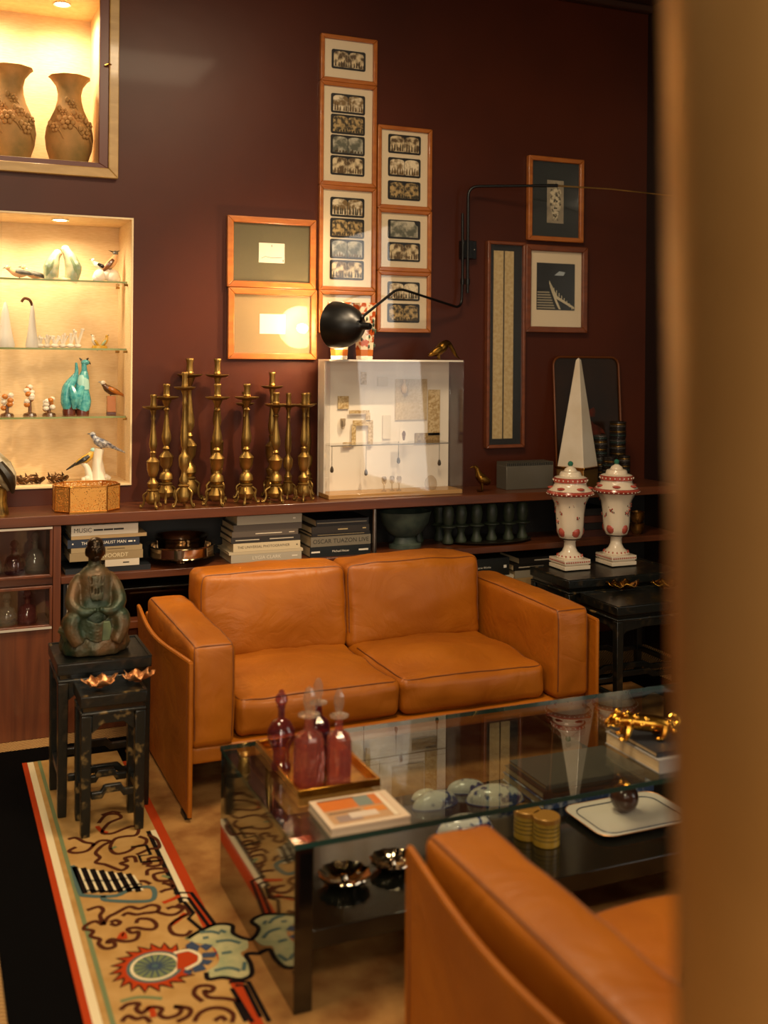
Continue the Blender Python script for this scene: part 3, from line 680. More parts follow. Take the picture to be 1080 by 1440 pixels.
def stereo(t, cx_, cz_, w, h, y, k, single=False):
    c = B().prism(rrect(cx_-w/2, cz_-h/2, cx_+w/2, cz_+h/2, h*.10), y-.0025, y-.0002).build('stereo_card', card_dark, t, smooth=False)
    if single:
        B().prism([(cx_-w*.42, cz_-h*.40), (cx_+w*.42, cz_-h*.40), (cx_+w*.42, cz_+h*.20), (cx_+w*.34, cz_+h*.30), (cx_+w*.30, cz_+h*.44), (cx_-w*.42, cz_+h*.44)], y-.0035, y-.0026).build('photo_print', sepia[k % 4], c, smooth=False)
        return
    for s_ in (-1, 1):
        xa, xb = (cx_-w*.44, cx_-w*.008) if s_ < 0 else (cx_+w*.008, cx_+w*.44)
        z0, z1 = cz_-h*.40, cz_+h*.26; mx = (xa+xb)/2; rx = (xb-xa)/2
        poly = [(xa, z0), (xb, z0), (xb, z1)]+[(mx+rx*math.cos(PI*i/8), z1+h*.16*math.sin(PI*i/8)**.7) for i in range(1, 8)]+[(xa, z1)]
        B().prism(poly, y-.0035, y-.0026).build('photo_print', sepia[k % 4], c, smooth=False)
        # dark figures / landscape of the small photographs
        rnd = random.Random(k*7+1); f = B()
        for i in range(5):
            fx = xa+rx*(0.3+i*.36+rnd.uniform(-.08, .08)); fh = h*rnd.uniform(.22, .46)
            if k % 4 < 2: f.prism([(fx-rx*.10, z0+h*.03), (fx+rx*.11, z0+h*.03), (fx+rx*.07, z0+fh*.8), (fx, z0+fh), (fx-rx*.06, z0+fh*.75)], y-.0042, y-.0036)
            else: f.prism([(fx-rx*.16, z0+h*.01), (fx+rx*.16, z0+h*.01), (fx+rx*.05, z0+fh*.5), (fx-rx*.05, z0+fh*.42)], y-.0042, y-.0036)
        f.build('photo_detail', mat('sepia_ink_%d' % (k % 3), ('#4A3A20', '#5E4726', '#3A3423')[k % 3], 0.7), c, smooth=False)
gN = 'framed stereo photographs'
fw_ = 0.020
specs = [
 ((449, 48, 114, 528), [0.5], 'small top frame of the tall column holding one stereo photograph', 0),
 ((448, 114, 260, 527), [.80, .60, .40, .20], 'tall frame with four stereo photographs just under the topmost small frame', 1),
 ((447, 260, 408, 526), [.80, .60, .40, .20], 'tall frame with four stereo photographs right above the black lamp shade', 2),
 ((446, 408, 468, 525), [0.5], 'frame half hidden behind the black lamp shade and flowered vases', 3),
 ((529, 176, 293, 604.5), [.79, .51, .23], 'frame with three stereo landscapes at the top of the shorter column', 4),
 ((528.5, 293, 381, 604), [.68, .32], 'frame with two stereo views, one torn and yellowed', 5),
 ((528, 381, 467, 603), [.68, .32], 'frame with two green landscapes crossed by the lamp arm', 6)]
kk = 0
for pxs, zs, lab, i in specs:
    t, hx, h, y = picture(lab, pxs, cherry, fw_, cream, group=gN)
    cw = hx*2*0.60
    for j, z in enumerate(zs):
        stereo(t, 0, h*z, cw, cw*.53, y, kk + (2 if i >= 4 else 0), single=(i == 5 and j == 0)); kk += 1
t, hx, h, y = picture('wide orange frame with a tiny pale sketch on olive board, upper of the pair', (318, 303, 403.5, 442), cherry, 0.030, olive_mat, group='wide frames with small sketches')
c = B().box(-.062, y-.002, h*.36, .062, y-.0003, h*.64).build('sketch', paper, t, smooth=False)
B().tube([(-.05, y-.0024, h*.42), (-.03, y-.0024, h*.45), (0, y-.0024, h*.43), (.05, y-.0024, h*.44)], 0.0008, 4).box(.053, y-.0026, h*.38, .057, y-.0021, h*.41).box(-.002, y-.0026, h*.585, .001, y-.0021, h*.615).build('sketch_lines', card_dark, c)
t, hx, h, y = picture('wide orange frame glowing in the lamp light, lower of the pair', (319, 404, 505, 443), cherry, 0.030, taupe_mat, group='wide frames with small sketches')
B().box(-.062, y-.002, h*.36, .062, y-.0003, h*.64).build('sketch', paper, t, smooth=False)
t, hx, h, y = picture('narrow tall dark frame holding two long strips of woven ribbon', (682, 339, 630, 734.5), darkwood, 0.017, mat('black_mount', '#12120F', 0.6), 0.035, group='right hand frames')
rib = mat('woven_ribbon', '#B49A68', 0.85, 0, '#C6AF80', 60, bump=0.3, bscale=120)
for x0, x1 in ((-.070, -.014), (-.006, .046)):
    B().box(x0, y-.003, h*.045, x1, y-.0003, h*.955).build('ribbon_strip', rib, t, smooth=False)
t, hx, h, y = picture('small frame with an engraved mask urn on dark green board', (740, 219, 338, 817), cherry, 0.024, greymat, 0.03, group='right hand frames')
p = B().box(-.050, y-.002, h*.22, .050, y-.0003, h*.73).build('print', mat('grey_print', '#A79A80', 0.7, 0, '#8C806A', 20), t, smooth=False)
urnp = [(0, .25), (.018, .25), (.012, .29), (.014, .31), (.028, .38), (.034, .46), (.030, .52), (.022, .55), (.034, .58), (.028, .62), (.012, .64), (.014, .68), (0, .70)]
B().prism([(x, z*h) for x, z in urnp]+[(-x, z*h) for x, z in urnp[-2:0:-1]], y-.0032, y-.0021).build('print_urn', mat('pale_print', '#D6C9A8', 0.7, 0, '#4A4230', 50, 0.45, 0.6), p, smooth=False)
B().box(-.012, y-.0040, h*.47, -.004, y-.0033, h*.49).box(.004, y-.0040, h*.47, .012, y-.0033, h*.49).box(-.010, y-.0040, h*.39, .010, y-.0033, h*.405).build('print_face', card_dark, p, smooth=False)
t, hx, h, y = picture('frame with a black and white photograph of a staircase', (736, 344, 467, 821.5), darkwood, 0.030, cream, 0.034, group='right hand frames')
p = B().box(-hx*.62, y-.002, h*.26, hx*.62, y-.0003, h*.80).build('photo', mat('photo_black', '#14150F', 0.4), t, smooth=False)
st = B(); X0 = -hx*.60
for i in range(7):
    z = h*(.275+.030*i); st.prism([(X0, z), (hx*(-.02-.03*i), z), (hx*(-.04-.03*i), z+h*.016), (X0, z+h*.014)], y-.0032, y-.0021)
st.build('photo_steps', mat('photo_grey', '#9A9077', 0.6), p, smooth=False)
rl = B()
rl.prism([(hx*.60, h*.275), (hx*.60, h*.30), (hx*.05, h*.42), (-hx*.22, h*.60), (-hx*.22, h*.56), (hx*.02, h*.39)], y-.0032, y-.0021)
rl.prism([(hx*.10, h*.27), (hx*.16, h*.27), (hx*.05, h*.36), (-hx*.18, h*.55), (-hx*.20, h*.53), (hx*.0, h*.34)], y-.0032, y-.0021)
for i in range(9):
    f_ = i/8; rl.prism([(hx*(-.16+.68*f_), h*(.50-.23*f_)), (hx*(-.14+.68*f_), h*(.50-.23*f_)), (hx*(-.14+.68*f_), h*(.545-.23*f_)), (hx*(-.16+.68*f_), h*(.545-.23*f_))], y-.0030, y-.0021)
rl.build('photo_railing', mat('photo_white', '#C9BD9C', 0.6), p, smooth=False)
B().prism([(-.01, h*.66), (.02, h*.71), (.055, h*.70), (.045, h*.66)], y-.0030, y-.0021).build('photo_highlight', mat('photo_blue', '#A9B2B4', 0.6), p, smooth=False)

# ------------------------------------------------------------ black wall lamp
lt = py_(655, 352, WY)
lamp = T('wall_lamp', 'black two-armed wall lamp with a cone shade turned towards the frames', 'lamp', (lt.x, WY-.001, lt.z))
lo = Vector((lt.x, WY-.001, lt.z))
def LP(px, py, Y): return py_(px, py, Y)-lo
br = B().box(-.040, -.05, -.045, .012, 0, .045).build('wall_bracket', black_metal, lamp, bevel=0.002)
B().box(.0125, -.040, -.045, .040, -.004, .045).build('bracket_plate', black_metal, lamp, bevel=0.002)
for x in (-.018, .027):
    B().ell((x, -.0505 if x < 0 else -.041, .0), (.004, .003, .004), 10, 6).build('screw', steel, lamp)
def arc(pts, k=6):
    out = []
    for i, p in enumerate(pts):
        p = Vector(p)
        if 0 < i < len(pts)-1:
            a = (Vector(pts[i-1])-p); c = (Vector(pts[i+1])-p); r = min(.055, a.length*.45, c.length*.45)
            p0 = p+a.normalized()*r; p1 = p+c.normalized()*r
            for j in range(k+1):
                t_ = j/k; out.append((1-t_)**2*p0+2*t_*(1-t_)*p+t_*t_*p1)
        else: out.append(p)
    return out
Y1 = WY-.075
B().tube(arc([LP(657.5, 412, Y1), LP(658.5, 262, Y1), LP(782, 261, Y1-.12)]), 0.0072, 10).build('upper_arm', black_metal, lamp)
B().tube([LP(780, 261, Y1-.12), LP(860, 266, Y1-.22), LP(960, 277, Y1-.36)], [0.0045, 0.0036, 0.0032], 8).build('upper_rod', brass_old, lamp)
B().tube([LP(770, 261, Y1-.11), LP(784, 261, Y1-.122)], 0.0085, 10).build('rod_sleeve', black_metal, lamp)
Y2 = WY-.045
sh = LP(509, 446, 4.37)
B().tube(arc([LP(650.5, 300, Y2), LP(650.5, 380, Y2), LP(649, 434, Y2), LP(560, 405, 4.55), sh]), 0.0062, 10).build('lower_arm', black_metal, lamp)
B().tube([LP(650.5, 392, Y2), LP(650.4, 400, Y2)], 0.011, 10).tube([LP(657.6, 392, Y1), LP(657.5, 400, Y1)], 0.012, 10).build('arm_collar', black_metal, lamp)
B().ell(sh, (.012, .012, .012), 12, 8).build('swivel_joint', black_metal, lamp)
# shade: axis from neck to mouth
neck = LP(520, 459, 4.36); mouth = LP(471, 457, 4.53)
ax_ = (mouth-neck).normalized(); L_ = (mouth-neck).length
prof = [(0.0, -.004), (.013, -.003), (.016, .004), (.017, .035), (.024, .045), (.052, .062), (.078, .090), (.095, .125), (.104, .165), (.107, L_+.0)]
def axis_lathe(b, prof, o, d, n=32):
    q = d.to_track_quat('Z', 'Y').to_matrix(); bb = B().lathe(prof, (0, 0, 0), n, caps=False)
    b.add([o+q @ Vector(v) for v in bb.v], bb.f); return b
outer_p = prof
inner_p = [(r-.002, z) for r, z in prof[4:]]
shell = [(r, z) for r, z in outer_p]+[(r, z) for r, z in reversed(inner_p)]+[(0.0, .048)]
axis_lathe(B(), shell[:len(outer_p)], neck, ax_).build('lamp_shade', black_metal, lamp, ang=60, normals=False)
axis_lathe(B(), [(.106, L_-.0005)]+[(r, z) for r, z in reversed(inner_p)][1:]+[(0.0, .049)], neck, ax_).build('shade_lining', mat('shade_white', '#F0E6D0', 0.5), lamp, ang=60, normals=False)
bulb = neck+ax_*.115
axis_lathe(B(), [(0, 0), (.012, 0), (.014, .02), (.024, .045), (.026, .06), (.018, .078), (0, .084)], neck+ax_*.050, ax_, 16).build('bulb', mat('bulb_glow', '#FFF0D0', 0.3, emit=('#FFD9A0', 45)), lamp)
point('lamp_bulb_light', lo+neck+ax_*(L_-.045), 4.6, (1.0, 0.78, 0.50), 0.022)

# ------------------------------------------------------------ candlesticks on the worktop
cand = []
def candlestick(label, px, ptop, Y, kind):
    top = py_(px, ptop, Y); h = top.z-LZ; s = h
    g = 'aged brass altar candlesticks'
    t = T('candlestick', label, 'candlestick', (top.x, Y, LZ+.0005), random.uniform(0, 2), g)
    w = [1.0, 1.1, 0.92][kind]*0.0235*(0.6+0.4*h/.5)
    zb, zs, zp = 0.15*h, 0.25*h, 0.865*h
    B().lathe([(0, zb*.25), (w*.7, zb*.25), (w*1.15, zb*.36), (w*1.35, zb*.60), (w*1.0, zb*.85), (w*.85, zb*1.0), (w*1.1, zb*1.08), (w*.7, zb*1.16)], n=20).build('base', brass_old, t)
    for i in range(3):
        a = 2*PI*i/3; ca, sa = math.cos(a), math.sin(a)
        pts = [(w*.9, zb*.95), (w*1.7, zb*.75), (w*1.55, zb*.45), (w*1.75, zb*.20), (w*2.1, zb*.05), (w*2.3, zb*.12), (w*2.15, zb*.22)]
        pts = smoothp([(r, z) for r, z in pts], 3)
        f = B().tube([(r*ca, r*sa, max(z, .006)) for r, z in pts], [w*.22]*(len(pts)-4)+[w*.16]*4, 7)
        f.ell((w*2.1*ca, w*2.1*sa, .0062), (w*.26, w*.26, .006), 8, 6)
        f.build('foot', brass_old, t)
    k = h-zb*1.16
    def zz(f_): return zb*1.16+f_*(zp-zb*1.16)
    pr = [[(w*.7, 0), (w*.95, .03), (w*1.05, .07), (w*.55, .11), (w*.45, .14), (w*.75, .16), (w*.9, .20), (w*1.08, .24), (w*1.12, .335), (w*1.2, .345), (w*.9, .37), (w*.45, .40), (w*.5, .44), (w*.62, .46), (w*.4, .48), (w*.65, .52), (w*.74, .57), (w*.62, .64), (w*.42, .76), (w*.30, .86), (w*.45, .89), (w*.32, .92), (w*.42, .95), (w*.6, 1.0)],
          [(w*.7, 0), (w*1.15, .04), (w*1.0, .10), (w*.55, .13), (w*.5, .16), (w*1.0, .21), (w*1.15, .30), (w*1.25, .31), (w*.8, .35), (w*.4, .38), (w*.65, .41), (w*.4, .44), (w*.78, .51), (w*.82, .56), (w*.55, .66), (w*.33, .80), (w*.30, .86), (w*.55, .885), (w*.30, .91), (w*.5, .94), (w*.85, 1.0)],
          [(w*.7, 0), (w*.9, .05), (w*.5, .10), (w*.42, .13), (w*.95, .19), (w*1.05, .27), (w*.95, .30), (w*.5, .33), (w*.4, .37), (w*.6, .40), (w*.75, .50), (w*.62, .60), (w*.42, .74), (w*.34, .84), (w*.5, .86), (w*.36, .89), (w*.4, .95), (w*.7, 1.0)]][kind]
    B().lathe([(r, zz(f_)) for r, f_ in pr], n=20).build('stem', brass_old, t)
    B().lathe([(w*.5, zp), (w*1.5, zp+.004), (w*2.0, zp+.012), (w*2.02, zp+.015), (w*1.4, zp+.011), (w*.5, zp+.010)], n=24).build('drip_pan', brass_old, t)
    r = w*.55
    B().lathe([(r*.9, zp+.010), (r*1.15, zp+.02), (r*.85, zp+.03), (r*1.0, zp+(h-zp)*.35), (r*.85, zp+(h-zp)*.75), (r*1.1, zp+(h-zp)*.88), (r*1.15, h-.004), (r*1.0, h), (r*.6, h), (r*.6, h-.02), (0, h-.02)], n=16).build('candle_socket', brass_old, t)
    return t
YF_, YB_ = 4.555, 4.71
for lab, px, pt, Y, k in (
  ('short brass candlestick, first from the left and nearest the gilded wire basket', 216, 555, YF_, 0),
  ('brass candlestick second from the left, just behind the first short one', 234.5, 540, YB_, 1),
  ('tall front brass candlestick with a slim baluster, third from the left', 260, 523.5, YF_-.01, 2),
  ('tallest brass candlestick of the left cluster, standing at the back by the wall', 267, 504, YB_+.03, 1),
  ('very tall brass candlestick in the middle, rising behind a shorter one', 306, 504.6, YB_-.005, 0),
  ('brass candlestick standing in front of the very tall middle one', 306, 540, YF_-.005, 1),
  ('thick brass candlestick standing alone with a broad drip pan', 347.5, 540, YF_, 1),
  ('brass candlestick hidden behind the thick one with the broad drip pan', 344.5, 551, YB_+.02, 2),
  ('tall back brass candlestick of the right cluster', 383, 523.6, YB_+.01, 0),
  ('short brass candlestick in front of the tall one of the right cluster', 388.5, 552, YF_, 1),
  ('slim dark brass candlestick fourth from the white display case', 406, 553, YB_-.055, 2),
  ('brass candlestick third from the end, beside the white display case', 428, 553, YF_+.005, 0),
  ('brass candlestick nearest the white display case, at the back', 433.5, 552.5, YB_+.03, 2)):
    candlestick(lab, px, pt, Y, k)

# ------------------------------------------------------------ gilded wire basket
bk = T('wire_basket', 'octagonal gilded wire mesh basket below the lit bird niche', 'basket', (0.635, 4.61, LZ+.0005))
oc = [(-.135, -.03), (-.085, -.09), (.065, -.09), (.125, -.03), (.125, .05), (.075, .11), (-.085, .11), (-.135, .05)]
gw = mat('gilded_wire', '#D9A050', 0.3, 1.0)
def mesh_mat():
    m = bpy.data.materials.new('gilded_mesh'); m.use_nodes = True; nt = m.node_tree; N = nt.nodes; L = nt.links
    b_ = N['Principled BSDF']; b_.inputs['Base Color'].default_value = S('#D9A050'); b_.inputs['Metallic'].default_value = 0.6; b_.inputs['Roughness'].default_value = 0.4
    tc = N.new('ShaderNodeTexCoord'); v = N.new('ShaderNodeTexVoronoi'); v.inputs['Scale'].default_value = 170; L.new(tc.outputs['Object'], v.inputs['Vector'])
    r = N.new('ShaderNodeMath'); r.operation = 'GREATER_THAN'; r.inputs[1].default_value = 0.36; L.new(v.outputs['Distance'], r.inputs[0])
    tr = N.new('ShaderNodeBsdfTransparent'); mx = N.new('ShaderNodeMixShader'); L.new(r.outputs[0], mx.inputs[0]); L.new(tr.outputs[0], mx.inputs[1]); L.new(b_.outputs[0], mx.inputs[2])
    L.new(mx.outputs[0], N['Material Output'].inputs[0]); return m
gmesh = mesh_mat()
for i in range(8):
    a_, c_ = oc[i], oc[(i+1) % 8]
    B().add([(a_[0], a_[1], .004), (c_[0], c_[1], .004), (c_[0], c_[1], .104), (a_[0], a_[1], .104)], [(0,1,2,3)]).build('mesh_panel', gmesh, bk, smooth=False, normals=False)
    B().tube([(a_[0], a_[1], 0), (a_[0], a_[1], .108)], 0.0028, 6).build('corner_wire', gw, bk)
B().prism(oc, 0.0, 0.003, 'xy').build('bottom', gw, bk, smooth=False)
for z in (.004, .106):
    rim = B()
    for i in range(8): rim.tube([(oc[i][0], oc[i][1], z), (oc[(i+1) % 8][0], oc[(i+1) % 8][1], z)], 0.003, 6)
    rim.build('rim_wire', gw, bk)

# ------------------------------------------------------------ white display case
VX0, VX1, VY0, VZ1 = py_(463, 600, 4.56).x, py_(651, 600, 4.56).x, 4.56, 1.530
vc = T('display_case', 'white display case with glass front standing on the worktop under the lamp', 'display case', ((VX0+VX1)/2, 4.66, LZ+.0005))
vh = VZ1-LZ; vx = (VX1-VX0)/2; vb = 4.70-4.66; vf = VY0-4.66
bd = B().box(-vx, vb+.003, 0.0, vx-.005, vb+.015, vh).build('back_board', white_paint, vc, smooth=False)
B().box(-vx, vf, 0, vx, vb-.0005, .020).build('wooden_base', wood('oak_base', '#A5793F', '#B98D52', 0.4), vc, bevel=0.002)
B().box(-vx, vf+.002, vh-.008, vx, vb-.0005, vh).build('top_board', white_paint, vc, smooth=False)
B().box(-vx, vf+.07, .0205, -vx+.010, vb-.0005, vh-.0085).build('side_board', white_paint, vc, smooth=False)
B().box(-vx, vf-.005, .002, vx, vf-.0005, vh).build('front_glass', GLASS, vc, smooth=False)
B().box(vx-.004, vf, .0205, vx, vb-.0005, vh-.0085).build('side_glass', GLASS, vc, smooth=False)
B().box(-vx, vf, .0205, -vx+.004, vf+.0695, vh-.0085).build('side_glass', GLASS, vc, smooth=False)
zsh = py_(540, 624, 4.60).z-LZ
B().box(-vx+.012, vf+.01, zsh-.004, vx-.05, vb-.001, zsh).build('glass_shelf', GLASS, vc, smooth=False)
B().box(-vx+.012, vf+.007, zsh-.005, vx-.05, vf+.0095, zsh).build('shelf_edge', mat('grey_glass_edge', '#6E675A', 0.2), vc, smooth=False)
VO = Vector(vc.location)
def VP(px, py, Y=4.695): return py_(px, py, Y)-VO
straw = mat('woven_straw', '#A98A55', 0.8, 0, '#D0B98C', 90, 0.4, 0.6, 0.3, 150)
jet = mat('carved_seed', '#3E3224', 0.5)
def flat(name, label, cat, px0, py0, px1, py1, m, d=.004, Y=4.6995, grp='woven pieces in the display case'):
    a_, c_ = py_(px0, py0, Y), py_(px1, py1, Y)
    o = B().box(-(c_.x-a_.x)/2, -d, 0, (c_.x-a_.x)/2, 0, a_.z-c_.z).build(name, m, None, ((a_.x+c_.x)/2, Y, c_.z), smooth=False)
    return tag(o, label, cat, grp)
flat('woven_patch', 'small square woven straw patch at the left inside the display case', 'weaving', 475, 557, 490, 575, straw)
flat('woven_strip', 'short woven strip hanging at the top of the display case', 'weaving', 507, 523, 515, 541, straw)
o = T('woven_bracelet', 'angular woven straw strip bent like an arch in the display case', 'weaving', tuple(py_(500, 610, 4.690)), 0, 'woven pieces in the display case')
oo = Vector(o.location)
for q0, q1 in (((490, 577), (518, 581)), ((513, 581), (519, 592)), ((495, 591), (523, 598)), ((493.5, 598), (499, 624)), ((516.5, 598), (523, 625)), ((481, 622), (493, 628))):
    a_, c_ = py_(q0[0], q0[1], 4.699)-oo, py_(q1[0], q1[1], 4.699)-oo
    B().box(a_.x, -.004, c_.z, c_.x, 0, a_.z).build('woven_segment', straw, o, smooth=False)
flat('woven_hanging', 'long woven straw panel on the right inside the display case', 'weaving', 602, 548, 618, 612, straw)
flat('woven_hanging', 'low woven straw panel beside the glass shelf, right inside the display case', 'weaving', 583, 609, 618, 623, mat('dark_straw', '#7A5E38', 0.8, 0, '#A58A58', 90))
flat('shell_panel', 'pale ribbed panel behind the little vase in the display case', 'panel', 556, 533, 600, 590, mat('ribbed_panel', '#B9A27C', 0.8, 0, '#C9B592', 120), .003, 4.6993)
flat('paper_card', 'small paper card pinned near the top of the display case', 'card', 531, 530, 545, 543, paper)
flat('paper_card', 'tall narrow paper card in the middle of the display case', 'card', 538, 584, 549, 617, paper)
cw = T('portrait_card', 'white card with a small dark figure on the case shelf', 'card', tuple(py_(567.5, 622, 4.63)))
a_, c_ = py_(562, 601, 4.63), py_(573.5, 621, 4.63)
B().box(-(c_.x-a_.x)/2, -.002, 0, (c_.x-a_.x)/2, 0, a_.z-c_.z).build('card', white_paint, cw, smooth=False)
B().prism([(-.004, .010), (.004, .010), (.007, .026), (.010, .040), (.006, .050), (0, .056), (-.006, .050), (-.010, .040), (-.007, .026)], -.003, -.0021).build('figure', mat('figure_brown', '#6E4A34', 0.6), cw, smooth=False)
for i, (px, y0, y1) in enumerate(((467, 627, 665), (515, 628, 669), (560.5, 622, 652), (618, 622, 655))):
    a_ = py_(px, y0, 4.66); c_ = py_(px, y1, 4.66)
    p = T('pendant', ('carved seed pendant hanging lowest at the left end of the case', 'carved seed pendant hanging under the arch shaped weaving', 'carved seed pendant hanging under the figure card', 'carved seed pendant hanging at the right end of the case')[i], 'pendant', (a_.x, 4.66, c_.z), 0, 'pendants hanging from the case shelf')
    B().tube([(0, 0, .028), (0, 0, a_.z-c_.z+.004)], 0.0012, 5).build('cord', jet, p)
    B().lathe([(0, 0), (.006, .002), (.009, .010), (.007, .022), (.003, .030), (0, .031)], n=10).build('seed', jet, p)
def mini(name, label, cat, px, py, Y, prof, m, n=16, grp=None):
    a_ = py_(px, py, Y); o = B().lathe(prof, n=n).build(name, m, None, a_); return tag(o, label, cat, grp)
mini('glass_bud_vase', 'slender glass drop vase at the left inside the display case', 'vase', 482, 604, 4.685, [(0, 0), (.006, .002), (.013, .02), (.014, .05), (.011, .052), (.010, .02), (0, .008)], CRYSTAL)
a_ = py_(569, 553, 4.685); o = B().lathe([(0, 0), (.010, 0), (.017, .014), (.016, .03), (.007, .05), (.007, .058), (.011, .066), (.009, .066), (.005, .055), (0, .05)], n=16).build('tiny_vase', mat('tan_glaze', '#BFA27A', 0.4), None, a_); tag(o, 'tiny beige vase high up on the right in the display case', 'vase')
for i, px in enumerate((540, 553, 561)):
    p0 = py_(px, 690-(i % 2)*2, 4.61)
    o = B().lathe([(0, 0), (.012, 0), (.012, .003), (.003, .008), (.003, .03), (.011, .04), (.013, .06), (.009, .068), (.008, .068), (.010, .055), (0, .042)], n=16).build('glass_figurine', CRYSTAL, None, (p0.x, 4.61+.015*(i % 2), LZ+.021))
    tag(o, ('clear glass goblet on the case floor, left of three', 'clear glass goblet on the case floor, middle of three', 'clear glass goblet on the case floor, right of three')[i], 'glass', 'glass pieces on the case floor')
p0 = py_(607, 690, 4.61)
o = B().lathe([(0, 0), (.024, 0), (.030, .02), (.026, .045), (.012, .062), (0, .066)], n=16).build('glass_dome', CRYSTAL, None, (p0.x, 4.62, LZ+.021)); tag(o, 'small clear glass dome at the right on the case floor', 'glass')

# ------------------------------------------------------------ flowered vases and bronze birds
imari = mat('imari_glaze', '#D8C8A8', 0.2, 0, '#A8481E', 26, 0.50, 0.56, coat=0.4, detail=3)
imari_rim = mat('imari_rim', '#B4652C', 0.2)
blue_sp = mat('imari_leaf', '#38503C', 0.3)
for i, (px, rr_) in enumerate(((477, 1.0), (512.5, 1.0))):
    p0 = py_(px, 504, 4.635)
    t = T('flowered_vase', ('flowered orange and white vase mostly hidden by the lamp shade', 'flowered orange and white vase right of the lamp shade')[i], 'vase', (p0.x, 4.635, VZ1+.001), 0, 'flowered vases on the display case')
    B().lathe([(0, 0), (.040, 0), (.042, .012), (.040, .016)], n=8).build('foot_ring', porcelain, t, ang=30)
    B().lathe([(.040, .016), (.044, .06), (.050, .16), (.056, .235), (.060, .262), (.056, .262), (.048, .16), (0, .05)], n=8).build('body', imari, t, ang=30)
    B().lathe([(.041, .017), (.0435, .045), (.0415, .046)], n=8).build('red_band', imari_rim, t, ang=30)
    rnd = random.Random(i); lf = B()
    for k in range(26):
        a_ = rnd.uniform(0, 2*PI); z = rnd.uniform(.06, .24); r = .046+.045*(z-.05)
        d = Vector((math.cos(a_), math.sin(a_), 0)); tg = Vector((-d.y, d.x, 0)); r *= .985
        lf.ell(d*r+Vector((0, 0, z)), (.0055, .0055, .009), 6, 4)
    lf.build('painted_leaf', blue_sp, t)
bronze = mat('dark_gilt_bronze', '#8A6428', 0.34, 1.0, '#4A3415', 12, 0.35, 0.7)
def water_bird(label, loc, pts, rad, legs, rz=0, beak=None, wing=None):
    t = T('bronze_bird', label, 'figurine', loc, rz, 'small bronze birds')
    b = B().tube(smoothp3(pts), smooth1(rad), 12)
    b.build('body', bronze, t, remesh=0.004)
    if beak: B().tube(beak, [.006, .004, .001], 8).build('beak', bronze, t)
    if wing: B().ell(wing[0], wing[1], 12, 8, Matrix.Rotation(wing[2], 3, 'Y')).build('wing', bronze, t)
    for lx in legs:
        B().tube([(lx[0], lx[1], lx[2]), (lx[0]+.002, lx[1], .008), (lx[0]+.003, lx[1], .003)], [.005, .004, .004], 7).ell((lx[0]-.010, lx[1], .0035), (.018, .010, .0035), 10, 6).build('leg', bronze, t)
    return t
def smooth1(r, k=4):
    out = []
    for i in range(len(r)-1): out += [r[i]+(r[i+1]-r[i])*j/k for j in range(k)]
    return out+[r[-1]]
def smoothp3(p, k=4):
    out = []
    for i in range(len(p)-1):
        a, b_, c, d = p[max(i-1, 0)], p[i], p[i+1], p[min(i+2, len(p)-1)]
        for j in range(k):
            t = j/k; out.append(tuple(0.5*((2*b_[q])+(-a[q]+c[q])*t+(2*a[q]-5*b_[q]+4*c[q]-d[q])*t*t+(-a[q]+3*b_[q]-3*c[q]+d[q])*t**3) for q in range(3)))
    return out+[p[-1]]
g0 = py_(625, 504, 4.62)
water_bird('gilded bronze bird bending its neck down on top of the display case', (g0.x, 4.62, VZ1+.001),
           [(-.085, 0, .022), (-.055, 0, .034), (-.03, 0, .046), (-.008, 0, .066), (.010, 0, .080), (.026, 0, .076), (.040, 0, .056), (.054, 0, .034), (.064, 0, .018)], [.006, .018, .024, .026, .018, .012, .010, .009, .006],
           [(-.035, -.012, .03), (-.030, .012, .03)], 0, [(.060, 0, .022), (.072, 0, .014), (.084, 0, .004)], ((-.040, -.016, .046), (.040, .010, .018), -.45))
g1 = py_(675, 690, 4.60)
water_bird('small bronze goose standing on the worktop right of the display case', (g1.x, 4.60, LZ+.001),
           [(.045, 0, .028), (.032, 0, .045), (.012, 0, .058), (-.004, 0, .075), (-.014, 0, .100), (-.022, 0, .115), (-.034, 0, .120)], [.006, .020, .026, .022, .012, .010, .010],
           [(.004, -.012, .04), (.014, .012, .04)], 0, [(-.038, 0, .120), (-.048, 0, .118), (-.056, 0, .115)], ((.018, -.020, .055), (.034, .008, .018), .5))

# ------------------------------------------------------------ right end of the worktop
bx0, bx1 = py_(712, 688, 4.60).x, py_(778, 688, 4.60).x; bh = py_(745, 650, 4.6).z-LZ
hb = T('metal_box', 'grey metal box with a finned top edge on the worktop', 'box', ((bx0+bx1)/2, 4.60, LZ+.0005)); hw_ = (bx1-bx0)/2
B().box(-hw_, 0, 0, hw_, .10, bh-.018).build('casing', mat('grey_enamel', '#6E6A5E', 0.35, 0.5, bump=0.02), hb, bevel=0.002)
B().box(-hw_+.004, .003, bh-.018, hw_-.004, .097, bh-.003).build('grille_tray', black_metal, hb, smooth=False)
fin = B().box(-.0013, 0, 0, .0013, .10, .018).mesh('fin', MATS['grey_enamel'])
for i in range(26):
    o = link('fin', fin, hb, (-hw_+.003+i*(2*hw_-.006)/25, 0, bh-.018))
o0 = py_(812, 684, 4.60)
obl = T('obelisk', 'white stone obelisk on a square brass block', 'obelisk', (o0.x, 4.60, LZ+.0005), math.radians(28))
pb_ = py_(812, 655, 4.62).z-LZ; pt_ = py_(808, 503, 4.62).z-LZ
B().box(-.075, -.075, .004, .075, .075, pb_-.010).build('brass_block', brass_sat, obl, bevel=0.002)
B().box(-.082, -.082, pb_-.010, .082, .082, pb_).build('brass_plate', gold, obl, bevel=0.001)
B().box(-.079, -.079, 0, .079, .079, .004).build('brass_foot', gold, obl, smooth=False)
w0, w1 = .074, .010
